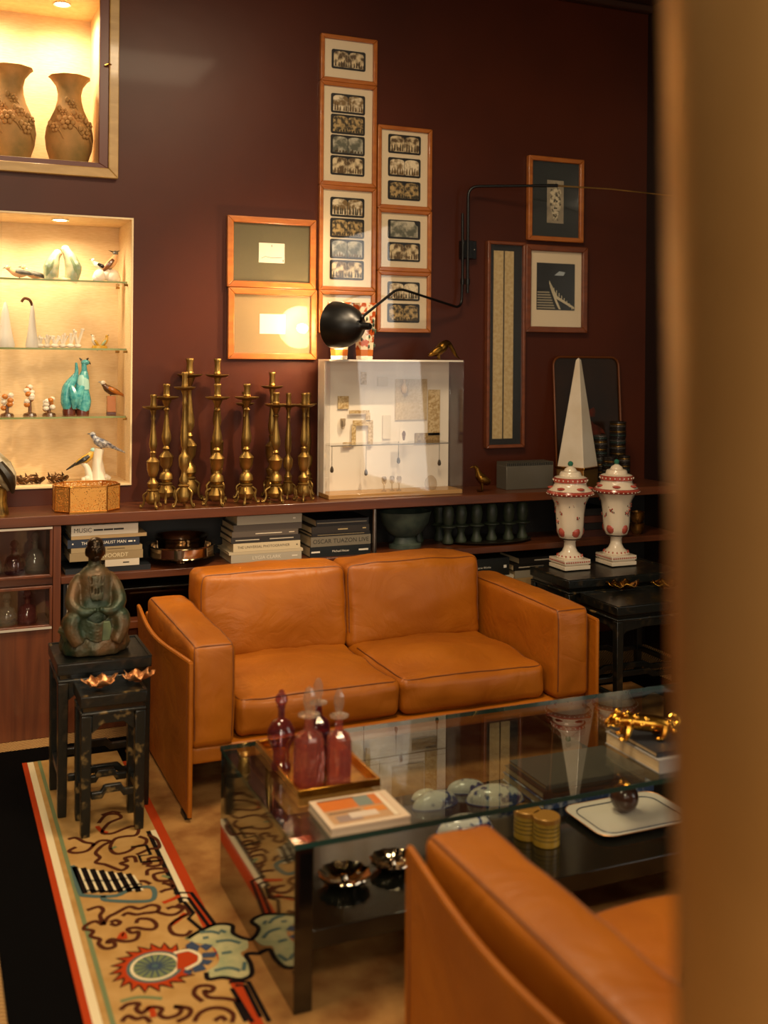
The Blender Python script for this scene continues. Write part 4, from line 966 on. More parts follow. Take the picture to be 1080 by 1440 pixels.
B().add([(-w0,-w0,pb_),(w0,-w0,pb_),(w0,w0,pb_),(-w0,w0,pb_),(-w1,-w1,pt_-.012),(w1,-w1,pt_-.012),(w1,w1,pt_-.012),(-w1,w1,pt_-.012),(0,0,pt_)],
        [(3,2,1,0),(0,1,5,4),(1,2,6,5),(2,3,7,6),(3,0,4,7),(4,5,8),(5,6,8),(6,7,8),(7,4,8)]).build('shaft', mat('white_onyx', '#DDD3C2', 0.25, 0, '#CFC2AC', 6, coat=0.3), obl, smooth=False, bevel=0.002)
# painted tray leaning on the wall
tx0, tx1 = py_(783, 580, 4.74).x, py_(875, 580, 4.74).x; th_ = py_(830, 503, 4.77).z-LZ
tr = T('painted_tray', 'black lacquer tray with a faded red painted figure leaning on the wall', 'tray', ((tx0+tx1)/2, 4.735, LZ+.0035)); hw_ = (tx1-tx0)/2
tr.rotation_euler[0] = -math.radians(4.5)
B().prism(rrect(-hw_, 0, hw_, th_, .045, 6), 0, .006).build('tray_panel', mat('tray_brown', '#1A100A', 0.28, 0, '#2A180C', 4), tr, smooth=False)
rp = rrect(-hw_, 0, hw_, th_, .045, 6)
B().tube([(p[0], -.006, p[1]) for p in rp+[rp[0]]], 0.006, 8).build('tray_rim', mat('tray_rim', '#6A3A18', 0.3, 0.3), tr)
rf = mat('faded_red_paint', '#5E2210', 0.5, 0, '#2A1408', 18)
B().prism([(.0, .22), (.02, .20), (.05, .19), (.075, .17), (.085, .15), (.06, .155), (.05, .12), (.035, .09), (.02, .13), (-.005, .17), (-.01, .20)], -.0012, -.0002, o=(.02, 0, .10)).build('painted_figure', rf, tr, smooth=False)
B().prism([(-.02, .25), (0, .26), (.02, .27), (.03, .25), (.025, .22), (.0, .22), (-.02, .235)], -.0012, -.0002, o=(.02, 0, .12)).build('painted_figure', rf, tr, smooth=False)
# stacks of glass and metal bangles
bng = [mat('bangle_dark', '#2A2420', 0.2, 0.3), mat('bangle_brass', '#8A6A38', 0.25, 0.9), mat('bangle_grey', '#5E5852', 0.2, 0.6), mat('bangle_teal', '#2E3A36', 0.2, 0.3)]
for i, (px, ptop, R_) in enumerate(((843, 612, .036), (868, 590, .040), (857, 640, .032), (877, 640, .030))):
    Yb = (4.62, 4.66, 4.56, 4.58)[i]
    p0 = py_(px, 680, Yb); n = int((py_(px, ptop, Yb).z-LZ)/.0095)
    rings = []
    for k in range(4):
        bm_ = B(); 
        pts = [(R_*math.cos(2*PI*j/20), R_*math.sin(2*PI*j/20), .0046) for j in range(21)]
        bm_.tube(pts, 0.0045, 6, up=(0, 0, 1)); rings.append(bm_.mesh('bangle', bng[k]))
    for k in range(n):
        o = link('bangle', rings[(k*3+i) % 4 if k % 3 else 0], None, (p0.x+random.uniform(-.002, .002), Yb+random.uniform(-.002, .002), LZ+.0005+k*.0095))
        od = '%d%s' % (k+1, {1: 'st', 2: 'nd', 3: 'rd'}.get((k+1) % 10 if (k+1) // 10 != 1 else 0, 'th'))
        tag(o, od+' bangle from the bottom of the '+('stack just right of the obelisk', 'tallest stack in front of the painted tray', 'shorter stack between the two taller ones', 'shorter stack nearest the corner')[i], 'bangle', 'bangle stack %s' % ('beside the obelisk', 'tallest', 'short middle', 'short right')[i])
# ------------------------------------------------------------ vases in the upper niche
terra = mat('weathered_terracotta', '#B9874C', 0.75, 0, '#75602E', 7, 0.35, 0.7, 0.25, 30)
zU = nU['z0']+.0085
vprof = [(0, 0), (.070, 0), (.082, .02), (.098, .07), (.104, .12), (.098, .165), (.080, .21), (.062, .25), (.052, .29), (.050, .32), (.058, .355), (.078, .385), (.090, .395), (.082, .395), (.055, .37), (.040, .32), (0, .30)]
for i, (px, py0, sc_) in enumerate(((97, 229, 1.0), (14, 222, 1.04))):
    p0 = py_(px, py0, 4.93)
    t = T('relief_vase', ('terracotta vase with applied roses, nearer the niche frame', 'terracotta vase with applied flowers, cut by the left picture edge')[i], 'vase', (p0.x, 4.93, zU), 0, 'terracotta vases in the upper niche')
    prof = [(r*sc_, z*sc_*.98) for r, z in vprof]
    B().lathe(prof, n=32, fn=lambda a, z: 1+(.03*math.sin(a*9) if z > .375*1.0 else 0)).build('body', terra, t)
    rnd = random.Random(i+3)
    def rad(z):
        for k in range(len(prof)-1):
            if prof[k][1] <= z <= prof[k+1][1] and prof[k+1][1] > prof[k][1]: return prof[k][0]+(prof[k+1][0]-prof[k][0])*(z-prof[k][1])/(prof[k+1][1]-prof[k][1])
        return .05
    for k, (a_, z, s_) in enumerate(((-1.75, .17, 1.3), (-1.2, .20, .9), (-2.3, .15, .9), (-1.5, .26, .8), (-1.0, .13, 1.0), (-2.0, .22, .7), (-.7, .17, .8))):
        d = Vector((math.cos(a_), math.sin(a_), 0)); tg = Vector((-d.y, d.x, 0)); c = d*(rad(z)+.004)+Vector((0, 0, z))
        f = B()
        for j in range(6):
            an = 2*PI*j/6; off = tg*math.cos(an)*.016*s_+Vector((0, 0, 1))*math.sin(an)*.016*s_
            f.ell(c+off+d*.002, (.009*s_, .009*s_, .010*s_), 8, 5)
        f.ell(c+d*.010, (.008*s_, .008*s_, .008*s_), 8, 5)
        f.build('applied_flower', terra, t)
        tw = B().tube([c+tg*.01, c+tg*.03*s_-Vector((0, 0, .02))-d*.002, c+tg*.045*s_-Vector((0, 0, .05))-d*.006], [.004, .004, .002], 6)
        tw.ell(c-tg*.028*s_+Vector((0, 0, .018)), (.010, .008, .014), 8, 5)
        tw.build('applied_leaf', terra, t)

# ------------------------------------------------------------ birds and figurines in the lower niche
def C_(n, c, r=0.25, c2=None, s=20): return mat('glaze_'+n, c, r, 0, c2, s, coat=0.2)
gl = dict(white=C_('white', '#E2D8C4'), green=C_('green', '#7E9470', c2='#A9B48C'), grey=C_('grey', '#7C7A70', c2='#4A4844'), black=C_('black', '#20201E'), yellow=C_('yellow', '#C4982E'), turq=C_('turquoise', '#2E8C96', c2='#68B8B4', s=60), tealw=C_('pale_turquoise', '#9CC8BE'),
          brown=C_('brown', '#6E4526', c2='#3E2614'), peach=C_('peach', '#D0A274'), blue=C_('bluegrey', '#46506A', c2='#C9C8C4', s=70), oxide=C_('oxide', '#5A2A1A'), orange=C_('orange', '#B9702A'))
def bird(t, o, s, face, tilt, body, wing, head=None, tail=0.06, crest=False, beakc=None):
    # o: feet point (local), s: scale in metres (body length), face +1 looks right, tilt: rise of the head
    o = Vector(o)
    def P(f, u, w=0.0): return o+Vector((face*f*s, w*s, u*s))
    ca, sa = math.cos(tilt), math.sin(tilt)
    def Q(f, u, w=0.0): return P(f*ca-u*sa, f*sa+u*ca+.30, w)
    b = B().tube(smoothp3([Q(-.50, 0), Q(-.30, .0), Q(-.05, -.02), Q(.18, .02), Q(.34, .10), Q(.44, .16)]), [r*s for r in smooth1([.05, .14, .20, .18, .12, .10])], 10)
    bo = b.build('body', body, t)
    hd = B().ell(Q(.46, .20), (.13*s, .12*s, .12*s), 12, 8).build('head', head or body, t)
    B().tube([Q(.56, .20), Q(.64, .18), Q(.70, .15)], [.04*s, .025*s, .004*s], 6).build('beak', beakc or gl['grey'], hd)
    for w in (-1, 1):
        B().tube(smoothp3([Q(.16, .06, w*.15), Q(-.10, .02, w*.19), Q(-.40, -.02, w*.12), Q(-.62, -.06, w*.04)]), [r*s for r in smooth1([.08, .12, .09, .02])], 8, flat=1.0).build('wing', wing, t)
    B().tube([Q(-.45, 0), Q(-.70, -.04), Q(-.70-tail*4, -.08)], [.07*s, .06*s, .03*s], 6).build('tail', wing, t)
    for w in (-1, 1): B().tube([Q(-.02, -.15, w*.06), P(.0, .02, w*.06), P(.03, .0, w*.06)], .022*s, 5).build('leg', beakc or gl['grey'], t)
    if crest:
        B().tube([Q(.42, .30), Q(.36, .42), Q(.30, .50)], [.03*s, .02*s, .004*s], 5).build('crest', gl['black'], hd)
    return t
def niche_thing(name, label, px, py, Y, z, cat='figurine', grp='birds in the lit niche'):
    p = py_(px, py, Y); return T(name, label, cat, (p.x, Y, z+.0045), 0, grp)
YN = 4.97
z1, z2, z3 = shelfz; z4 = nL['z0']+.004
t = niche_thing('bird_figurine', 'pale pecking bird at the left end of the top niche shelf', 27, 391, YN, z1); bird(t, (0, 0, 0), .10, -1, .0, gl['peach'], gl['grey'], None, .02)
t = niche_thing('bird_figurine', 'pale grey bird beside the pecking one on the top niche shelf', 47, 391, YN+.05, z1); bird(t, (0, 0, 0), .10, -1, .18, gl['peach'], gl['grey'], None, .02)
t = T('parrot_pair', 'two green and white parrots touching beaks on the top niche shelf', 'figurine', (py_(86, 392, YN).x, YN, z1+.0045), 0, 'birds in the lit niche')
for s_, sc_, c_ in ((-1, .86, gl['peach']), (1, 1.0, gl['green'])):
    b = B().tube(smoothp3([(s_*.040, 0, .0), (s_*.050*sc_, 0, .035), (s_*.045*sc_, 0, .085*sc_), (s_*.026, 0, .125*sc_), (s_*.012, 0, .148*sc_)]), smooth1([.028, .034, .032, .022, .016]), 12)
    bo = b.build('parrot_body', C_('parrot_cream', '#B9AE8C', c2='#8E9C78', s=35), t)
    B().ell((s_*.018, 0, .140*sc_), (.020, .018, .020), 12, 8).build('parrot_head', c_, bo)
    B().tube([(s_*.004, 0, .144*sc_), (s_*.0015, 0, .136*sc_), (s_*.003, 0, .128*sc_)], [.006, .005, .001], 6).build('beak', gl['oxide'], bo)
    for w in (-1, 1): B().tube(smoothp3([(s_*.040, w*.022, .11*sc_), (s_*.066*sc_, w*.026, .06), (s_*.070*sc_, w*.014, .015)]), smooth1([.012, .020, .006]), 8).build('wing', gl['green'], bo)
B().lathe([(0, 0), (.06, 0), (.055, .012), (0, .016)], n=16, sx=1.2, sy=.6).build('flower_base', gl['peach'], t)
t = T('crested_bird_pair', 'pair of crested birds perched on white blossoms, right end of the top niche shelf', 'figurine', (py_(150, 394, YN).x, YN, z1+.0045), 0, 'birds in the lit niche')
for k, (x, z, r) in enumerate(((-.030, .030, .030), (.026, .030, .032), (0, .036, .026), (-.045, .020, .020), (.045, .018, .018))): B().ell((x, 0, z), (r, r*.8, r), 12, 8).build('blossom', gl['white'], t)
bird(t, (.018, 0, .058), .10, 1, .75, gl['peach'], gl['brown'], gl['grey'], crest=True); bird(t, (-.030, .01, .052), .075, -1, .3, gl['white'], gl['black'])
# second shelf
for i, (px, h_, r_) in enumerate(((7, .20, .032), (45, .20, .022))):
    t = niche_thing('frosted_figure', ('tall frosted white glass figure cut by the left edge, second niche shelf', 'slim frosted glass swan neck on the second niche shelf')[i], px, 490, YN, z2, 'figurine', 'frosted glass on the second niche shelf')
    B().lathe([(0, 0), (r_*1.2, 0), (r_*1.3, .01), (r_, .05), (r_*.7, h_*.5), (r_*.45, h_*.8), (r_*.2, h_*.97), (0, h_)], n=14).build('body', mat('frosted_glass', '#DDD9CE', 0.35, trans=0.3), t)
    if i: B().tube(smoothp3([(0, 0, h_*.92), (-.012, 0, h_*1.05), (-.034, 0, h_*1.08), (-.046, 0, h_*1.0)]), .006, 8).build('neck', gl['brown'], t)
for i, px in enumerate((56, 66, 77, 88, 99, 109)):
    t = niche_thing('coral_figurine', ('white branching coral, first of the row on the second niche shelf', 'white branching coral, second of the row on the second niche shelf', 'white branching coral, third of the row on the second niche shelf', 'white branching coral, fourth of the row on the second niche shelf', 'white branching coral, fifth of the row on the second niche shelf', 'tallest white coral, last of the row on the second niche shelf')[i], px, 491, YN+.02*(i % 2), z2, 'figurine', 'white corals on the second niche shelf')
    rnd = random.Random(i); hh = (.05, .055, .055, .065, .075, .085)[i]; bb = B().ell((0, 0, .010), (.018, .014, .010), 10, 6)
    for k in range(6):
        a_ = rnd.uniform(0, 2*PI); e_ = rnd.uniform(.2, .6); q_ = Vector((math.cos(a_)*e_*hh*.6, math.sin(a_)*e_*hh*.5, hh*rnd.uniform(.7, 1)))
        bb.tube([(0, 0, .008), q_*.5+Vector((0, 0, .006)), q_], [.006, .0055, .0035], 6); bb.ell(q_, (.0065, .0065, .0065), 6, 4)
    bb.build('branches', gl['white'], t)
t = T('small_bird_pair', 'two little yellow birds facing each other on the second niche shelf', 'figurine', (py_(140, 490, YN).x, YN, z2+.0045), 0, 'birds in the lit niche')
B().lathe([(0, 0), (.036, 0), (.032, .012), (0, .016)], n=14, sy=.6).build('stump', gl['yellow'], t)
bird(t, (-.020, 0, .012), .055, -1, .8, gl['white'], gl['yellow']); bird(t, (.022, 0, .012), .055, 1, .8, gl['yellow'], gl['green'])
# third shelf
t = T('phoenix_pair', 'pair of tall turquoise glazed phoenix birds on the third niche shelf', 'figurine', (py_(109, 585, YN).x, YN, z3+.0045), 0, 'birds in the lit niche')
for k, (x, h_, fl) in enumerate(((.022, .25, 1), (-.036, .245, -1))):
    b = B().lathe([(0, 0), (.028, 0), (.030, .02), (.022, .05), (0, .055)], (x, 0, 0), 14, sy=.8).build('rock_base', gl['oxide'], t)
    bo = B().tube(smoothp3([(x, 0, .02), (x+fl*.008, 0, .06), (x-fl*.004, 0, .12), (x+fl*.004, 0, .17), (x+fl*.006, 0, .20), (x+fl*.004, 0, h_-.02)]) if fl > 0 else smoothp3([(x, 0, .02), (x-.012, 0, .06), (x-.006, 0, .12), (x+.016, 0, .16), (x+.030, 0, .19), (x+.028, 0, .235)]),
                  smooth1([.026, .030, .030, .024, .013, .011]) if fl > 0 else smooth1([.020, .026, .026, .018, .009, .005]), 12).build('body', gl['turq'], t)
    if fl > 0:
        hd = B().ell((x+.010, 0, h_-.014), (.020, .013, .013), 12, 8).build('head', gl['turq'], t)
        B().tube([(x-.006, 0, h_-.004), (x-.016, 0, h_+.006)], [.006, .002], 6).tube([(x+.016, 0, h_-.002), (x+.024, 0, h_+.006)], [.006, .002], 6).build('comb', gl['black'], hd)
        B().tube([(x+.026, 0, h_-.014), (x+.034, 0, h_-.022)], [.006, .001], 6).build('beak', gl['black'], hd)
        B().lathe([(.0315, .115), (.030, .14), (.026, .165), (.020, .18)], (x+.0, 0, 0), 14).build('breast_feathers', gl['tealw'], bo)
    for w in (-1, 1): B().tube(smoothp3([(x-fl*.004, w*.022, .13), (x-fl*.020, w*.030, .08), (x-fl*.018, w*.022, .03)]), smooth1([.012, .020, .008]), 8).build('wing', gl['turq'], bo)
t = T('perched_bird', 'brown bird perched on a square tan post on the third niche shelf', 'figurine', (py_(156, 584, YN).x, YN, z3+.0045), 0, 'birds in the lit niche')
B().box(-.020, -.016, 0, .020, .016, .012).build('post_base', gl['oxide'], t, bevel=.001)
B().box(-.019, -.015, .0125, .019, .015, .085).build('post', gl['orange'], t, bevel=.001)
bird(t, (-.002, 0, .083), .095, -1, .35, gl['brown'], gl['orange'], gl['white'], .05)
for i, (px, h_) in enumerate(((10, .10), (42, .14), (69, .08))):
    t = niche_thing('blossom_figurine', ('pale flower figurine at the left edge of the third niche shelf', 'tall white and orange flower figurine on the third niche shelf', 'small pale flower figurine next to the turquoise birds')[i], px, 583, YN, z3, 'figurine', 'porcelain flowers on the third niche shelf')
    rnd = random.Random(i+9); B().lathe([(0, 0), (.030, 0), (.026, .010), (.008, .016), (.006, h_*.5), (0, h_*.55)], n=12).build('stem', gl['brown'], t)
    for k in range(11):
        a_ = rnd.uniform(0, 2*PI); q_ = (math.cos(a_)*.015, math.sin(a_)*.012, h_*(.35+.055*k)); B().ell(q_, (.014, .012, .012), 9, 6).build('petal', gl['white'] if k % 3 else gl['orange'], t)
# niche floor
t = T('titmouse_pair', 'yellow and blue titmice perched on a white stump on the niche floor', 'figurine', (py_(135, 677, 4.92).x, 4.92, z4+.0045), 0, 'birds in the lit niche')
B().tube(smoothp3([(.012, 0, .0), (.010, 0, .05), (.006, 0, .10), (.012, 0, .145)]), smooth1([.040, .028, .022, .024]), 12).build('stump', gl['white'], t)
B().tube(smoothp3([(-.020, 0, .0), (-.030, 0, .03), (-.042, 0, .065), (-.062, 0, .085)]), smooth1([.026, .018, .013, .010]), 10).build('branch', gl['white'], t)
for x, r in ((-.04, .016), (.04, .018), (.052, .014), (-.055, .012)): B().ell((x, -.01, r*.9), (r, r, r*.9), 10, 6).build('rock', gl['white'], t)
bird(t, (-.045, 0, .074), .095, 1, .45, gl['yellow'], gl['black'], gl['tealw'], .08); bird(t, (.022, 0, .140), .105, -1, .35, gl['blue'], gl['blue'], None, .10)
shellb = mat('bronze_shell', '#7A5530', 0.25, 0.7, '#3A2614', 30)
for i, (px0, px1) in enumerate(((17, 62), (66, 95))):
    a_, c_ = py_(px0, 682, 4.90), py_(px1, 682, 4.90); L2 = c_.x-a_.x
    t = T('bronze_lizard', ('long bronze creature lying on the niche floor', 'small dark bronze creature lying on the niche floor')[i], 'figurine', ((a_.x+c_.x)/2, 4.90, z4+.0045), 0, 'bronze creatures on the niche floor')
    n = 6; pts = [(-L2/2+L2*k/n, .01*math.sin(k*1.6), .020+.008*math.sin(k*2.2+i)) for k in range(n+1)]
    bo = B().tube(smoothp3(pts), smooth1([.004, .012, .018, .014, .018, .013, .008]), 10).build('body', shellb, t)
    for k in range(4):
        x = -L2/3+k*L2/4.5; B().tube([(x, 0, .016), (x-.006, -.020, .012), (x+.004, -.026, .0035)], [.007, .005, .0035], 6).build('leg', shellb, t)
    for k in range(5):
        x = -L2/2.6+k*L2/6; B().tube([(x, 0, .032), (x-.006, 0, .050-(k % 2)*.008)], [.007, .001], 6).build('spine', shellb, t)
# ceramic eagle on the worktop at the picture's edge
p0 = py_(4, 722, 4.58); t = T('ceramic_eagle', 'white and gold ceramic bird on the worktop, cut by the left edge', 'figurine', (p0.x-.02, 4.58, LZ+.0005))
B().lathe([(0, 0), (.045, 0), (.042, .01), (.034, .05), (.036, .105), (0, .12)], n=18, fn=lambda a, z: 1+.08*math.sin(5*a+60*z)).build('rock_base', mat('gilt_rock', '#B98B3C', 0.3, 0.7, '#4A3418', 20), t)
B().tube(smoothp3([(.05, 0, .10), (.032, 0, .15), (.01, 0, .19), (-.01, 0, .23), (-.02, 0, .26)]), smooth1([.018, .042, .046, .030, .018]), 14).build('body', mat('eagle_white', '#C9BCA0', 0.3, 0, '#8A7A58', 25), t)
for w in (-1, 1): B().tube(smoothp3([(.0, w*.04, .21), (.04, w*.05, .15), (.055, w*.03, .09)]), smooth1([.018, .024, .006]), 8).build('wing', mat('eagle_dark', '#2A2014', 0.3), t)
hd = B().ell((-.025, 0, .275), (.022, .020, .022), 12, 8).build('head', MATS['eagle_white'], t); B().tube([(-.042, 0, .275), (-.056, 0, .268), (-.060, 0, .258)], [.008, .005, .001], 6).build('beak', gl['yellow'], hd)

# ------------------------------------------------------------ books on the shelves
covers = {}
def cov(c): return mat('cover_'+c.strip('#'), c, 0.45, bump=0.02, bscale=120)
def book(label, xc, y0, z, w, d, h, c, title=None, tcol='#1A1714', tw=.8, thh=.5, dashes=None, rz=0.0, grp=None, tx=0.0, name='book'):
    t = T(name, label, 'book', (xc, y0, z), rz, grp); ct_ = .0022
    B().box(-w/2, 0, 0, w/2, d, ct_).box(-w/2, 0, h-ct_, w/2, d, h).box(-w/2, -.0012, 0, w/2, ct_, h).build('cover', cov(c), t, smooth=False)
    B().box(-w/2+.003, ct_+.0002, ct_+.0002, w/2-.003, d-.003, h-ct_-.0002).build('page_block', pages, t, smooth=False)
    if title: lettering(title, w*tw, h*thh, mat('ink_'+tcol.strip('#'), tcol, 0.6), t, (tx*w, -.0016, h/2))
    if dashes:
        b = B()
        for a_, c_ in dashes: b.box(a_*w, -.0017, h*.42, c_*w, -.0013, h*.58)
        b.build('small_print', mat('ink_'+tcol.strip('#'), tcol, 0.6), t, smooth=False)
    return t
def stack(rows, y0, z0, grp):
    z = z0
    for r in rows:
        px0, px1, h, c = r[:4]; kw = dict(r[5]) if len(r) > 5 else {}
        xa, xb = py_(px0, 770, y0).x, py_(px1, 770, y0).x
        book(r[4], (xa+xb)/2, y0+kw.pop('dy', 0), z+.0004, xb-xa, kw.pop('d', .20), h, c, grp=grp, **kw); z += h+.0006
YS = LY+.035
stack([(92, 212, .022, '#12161A', 'black book at the very bottom of the left stack'),
       (148, 196, .028, '#C9BDA8', 'white spined book second from the bottom of the left stack', dict(dashes=[(.02, .2)])),
       (98, 201, .034, '#8F7B58', 'tan book with the word VERVOORDT on its spine', dict(title='VERVOORDT', tcol='#D8C9A4', tw=.55, tx=.06)),
       (100, 200, .020, '#9A8662', 'thin tan book between the VERVOORDT book and the navy one', dict(dashes=[(.0, .25)], tcol='#5A4A30')),
       (95, 196, .034, '#1E2738', 'navy book with white capitals in the left stack', dict(title='THE MATERIALIST MAN', tcol='#E0D8C8', tw=.62, tx=.0, dashes=[(.34, .40), (.42, .44), (-.44, -.42)])),
       (100, 206, .014, '#B49668', 'thin tan book just under the MUSIC book'),
       (100, 194, .042, '#D2C6B2', 'white book titled MUSIC on top of the left stack', dict(title='MUSIC', tcol='#17130F', tw=.26, tx=-.33, dashes=[(-.17, -.03), (-.02, .12), (.13, .28)]))], YS, MZ, 'left book stack')
stack([(325, 424, .034, '#A79E8C', 'grey book at the bottom of the middle stack', dict(title='LYGIA CLARK', tcol='#D8CFBC', tw=.42, thh=.45, dashes=[(.36, .44)])),
       (322, 426, .012, '#B8A88A', 'thin cream book near the bottom of the middle stack'),
       (328, 422, .036, '#C4B290', 'cream book titled THE UNIVERSAL PHOTOGRAPHER', dict(title='THE UNIVERSAL PHOTOGRAPHER', tcol='#3A3024', tw=.78, thh=.4, tx=-.05, dashes=[(.44, .46)])),
       (325, 422, .026, '#2A2622', 'dark striped book in the middle stack', dict(tcol='#B8AC98', dashes=[(-.44, -.10), (.05, .40)])),
       (326, 419, .024, '#564C42', 'brown book with small white print in the middle stack', dict(tcol='#C9BCA4', dashes=[(-.15, .25), (.36, .44)])),
       (328, 424, .028, '#4A423A', 'plain dark taupe book second from the top of the middle stack'),
       (333, 424, .038, '#9A927E', 'light grey book on top of the middle stack', dict(tcol='#D8D0BE', dashes=[(.36, .40)]))], YS, MZ, 'middle book stack')
stack([(436, 521, .046, '#14191A', 'black book with small white print at the bottom of the right stack', dict(title='Michael Heizer', tcol='#D8D0C0', tw=.28, thh=.35, dashes=[(-.48, -.34), (.30, .46)])),
       (437, 521, .044, '#6E6656', 'grey book titled OSCAR TUAZON LIVE', dict(title='OSCAR TUAZON LIVE', tcol='#15130F', tw=.93, thh=.55)),
       (438, 520, .014, '#15120E', 'thin black book above the grey titled one', dict(tcol='#8A7A58', dashes=[(-.4, .4)])),
       (438, 519, .030, '#241F19', 'dark brown book in the right stack', dict(tcol='#A89468', dashes=[(-.05, .12), (.38, .44)])),
       (444, 518, .030, '#12110F', 'black book with a thin pale outline on top of the right stack', dict(tcol='#6A6254', dashes=[(-.48, .46)]))], YS, MZ, 'right book stack')
# silver bowls
sb = T('silver_bowl', 'wide silver bowl on a short foot, lower of the two on the shelf', 'bowl', (py_(256, 790, 4.60).x, 4.62, MZ+.0005), 0, 'polished silver bowls')
B().lathe([(0, 0), (.045, 0), (.047, .005), (.036, .010), (.032, .022), (.040, .026)], n=28).build('foot', silver, sb)
B().lathe([(.0, .026), (.10, .027), (.135, .032), (.148, .036), (.140, .039), (.138, .075), (.147, .080), (.149, .084), (.143, .084), (.134, .078), (.134, .040), (0, .034)], n=40).build('bowl', silver, sb)
sb = T('silver_bowl', 'smaller silver bowl with a flared rim set inside the wide bowl', 'bowl', (py_(256, 790, 4.60).x, 4.62, MZ+.0345), 0, 'polished silver bowls')
B().lathe([(0, 0), (.05, 0), (.052, .006), (.045, .012)], n=28).build('foot', silver, sb)
B().lathe([(0, .010), (.07, .014), (.098, .036), (.106, .068), (.116, .082), (.119, .086), (.114, .086), (.104, .074), (.094, .040), (0, .018)], n=40).build('bowl', silver, sb)
# ribbed bowl on feet
vg = mat('verdigris', '#2E3A34', 0.5, 0, '#4A5448', 14)
rb = T('ribbed_bowl', 'ribbed dark green bowl on a low foot right of the steel post', 'bowl', (py_(572, 768, 4.60).x, 4.62, MZ+.0005))
B().lathe([(0, .045), (.05, .050), (.085, .075), (.112, .115), (.126, .165), (.128, .170), (.120, .170), (.104, .12), (.078, .085), (0, .060)], n=72, sy=.72, fn=lambda a, z: 1+.018*math.cos(36*a)).build('bowl', vg, rb, ang=80)
B().lathe([(0, .0), (.080, 0), (.080, .016), (.060, .022), (.050, .050), (0, .050)], n=24, sy=.72).build('foot', vg, rb)
# turned green balusters on an oval tray
ty = T('oval_tray', 'dark oval metal tray under the turned green goblets', 'tray', (py_(690, 765, 4.62).x, 4.63, MZ+.0005))
B().lathe([(0, 0), (.17, 0), (.205, .004), (.222, .012), (.219, .013), (.20, .006), (0, .004)], n=48, sy=.58).build('plate', mat('pewter', '#4A4438', 0.3, 0.8), ty)
dg = mat('dark_green_stone', '#222A20', 0.5, 0, '#38402E', 20)
wl = ('first', 'second', 'third', 'fourth', 'fifth', 'sixth', 'seventh')
for i, px in enumerate((629, 649, 669, 692, 714, 735)):
    p0 = py_(px, 760, 4.62)
    t = T('stone_goblet', '%s turned dark green goblet from the ribbed bowl, standing on the oval tray' % wl[i], 'goblet', (p0.x, 4.615+.012*(i % 2), MZ+.007), 0, 'turned green goblets')
    B().lathe([(0, 0), (.026, 0), (.028, .012), (.020, .03), (.016, .048), (.022, .066), (.024, .072)], n=18).build('stem', dg, t)
    B().lathe([(.024, .072), (.040, .078), (.040, .083), (.022, .090)], n=18).build('collar', dg, t)
    B().lathe([(.022, .090), (.026, .105), (.030, .135), (.027, .165), (.018, .178), (0, .182)], n=18).build('cup', dg, t)
for i, px in enumerate((588, 618)):
    p0 = py_(px, 740, 4.73)
    t = T('stone_goblet', ('turned dark green goblet behind the ribbed bowl, left', 'turned dark green goblet behind the ribbed bowl, right')[i], 'goblet', (p0.x, 4.73, MZ+.0005), 0, 'turned green goblets')
    B().lathe([(0, 0), (.026, 0), (.028, .012), (.016, .048), (.024, .072)], n=18).build('stem', dg, t); B().lathe([(.024, .072), (.040, .078), (.022, .090)], n=18).build('collar', dg, t)
    B().lathe([(.022, .090), (.030, .135), (.027, .165), (0, .182)], n=18).build('cup', dg, t)
# far right of the middle shelf
for k in range(4):
    xa = py_(838, 740, 4.56).x; book(('thin red book at the bottom of the pile between the urns', 'thin black book in the pile between the urns', 'brown red book in the pile between the urns', 'dark book on top of the pile between the urns')[k], xa, 4.56, MZ+.0005+k*.036, .20-.01*k, .18, .034, ('#3A1A12', '#14110F', '#4A2416', '#1E1814')[k], grp='books behind the urns')
cup_m = mat('gilt_cup', '#8A5E28', 0.3, 0.8, '#3A2614', 24)
for k in range(2):
    p0 = py_(896, 745, 4.56)
    o = B().lathe([(0, 0), (.026, 0), (.030, .008), (.036, .03), (.034, .05), (.037, .056), (.032, .056), (.030, .03), (0, .012)], n=20).build('gilt_cup', cup_m, None, (p0.x, 4.56, MZ+.0005+k*.0575))
    tag(o, ('ornate gilt cup, lower of the stacked pair on the shelf', 'ornate gilt cup, upper of the stacked pair on the shelf')[k], 'cup', 'gilt cups')
# lower shelf
LS = 0.4405
def upright_book(label, px, w, h, d, c, Y=4.54):
    x = py_(px, 850, Y).x; t = T('book', label, 'book', (x, Y, LS), 0, 'books on the lower shelf')
    B().box(-w/2, 0, 0, -w/2+.002, d, h).box(w/2-.002, 0, 0, w/2, d, h).box(-w/2, -.001, 0, w/2, .002, h).build('cover', cov(c), t, smooth=False)
    B().box(-w/2+.0022, .0022, .003, w/2-.0022, d-.003, h-.003).build('page_block', pages, t, smooth=False)
upright_book('black ring-bound folder standing at the left end of the lower shelf', 91.5, .014, .165, .18, '#15120F')
upright_book('white book standing upright behind the seated statue', 101, .045, .160, .18, '#CFC3AE')
gx_ = py_(215, 850, 4.56).x
gb = T('glass_box', 'long dark glass box on the lower shelf behind the sofa arm', 'box', (gx_, 4.60, LS), 0)
B().box(-.20, -.08, 0, .20, .10, .012).build('box_base', walnut, gb, smooth=False)
for q in ((-.20, -.08, .20, -.076), (-.20, .096, .20, .10), (-.20, -.0755, -.196, .0955), (.196, -.0755, .20, .0955)):
    B().box(q[0], q[1], .0125, q[2], q[3], .125).build('glass_side', thin_glass('smoked_glass', '#6A655A', 1.6) if 'smoked_glass' not in MATS else MATS['smoked_glass'], gb, smooth=False)
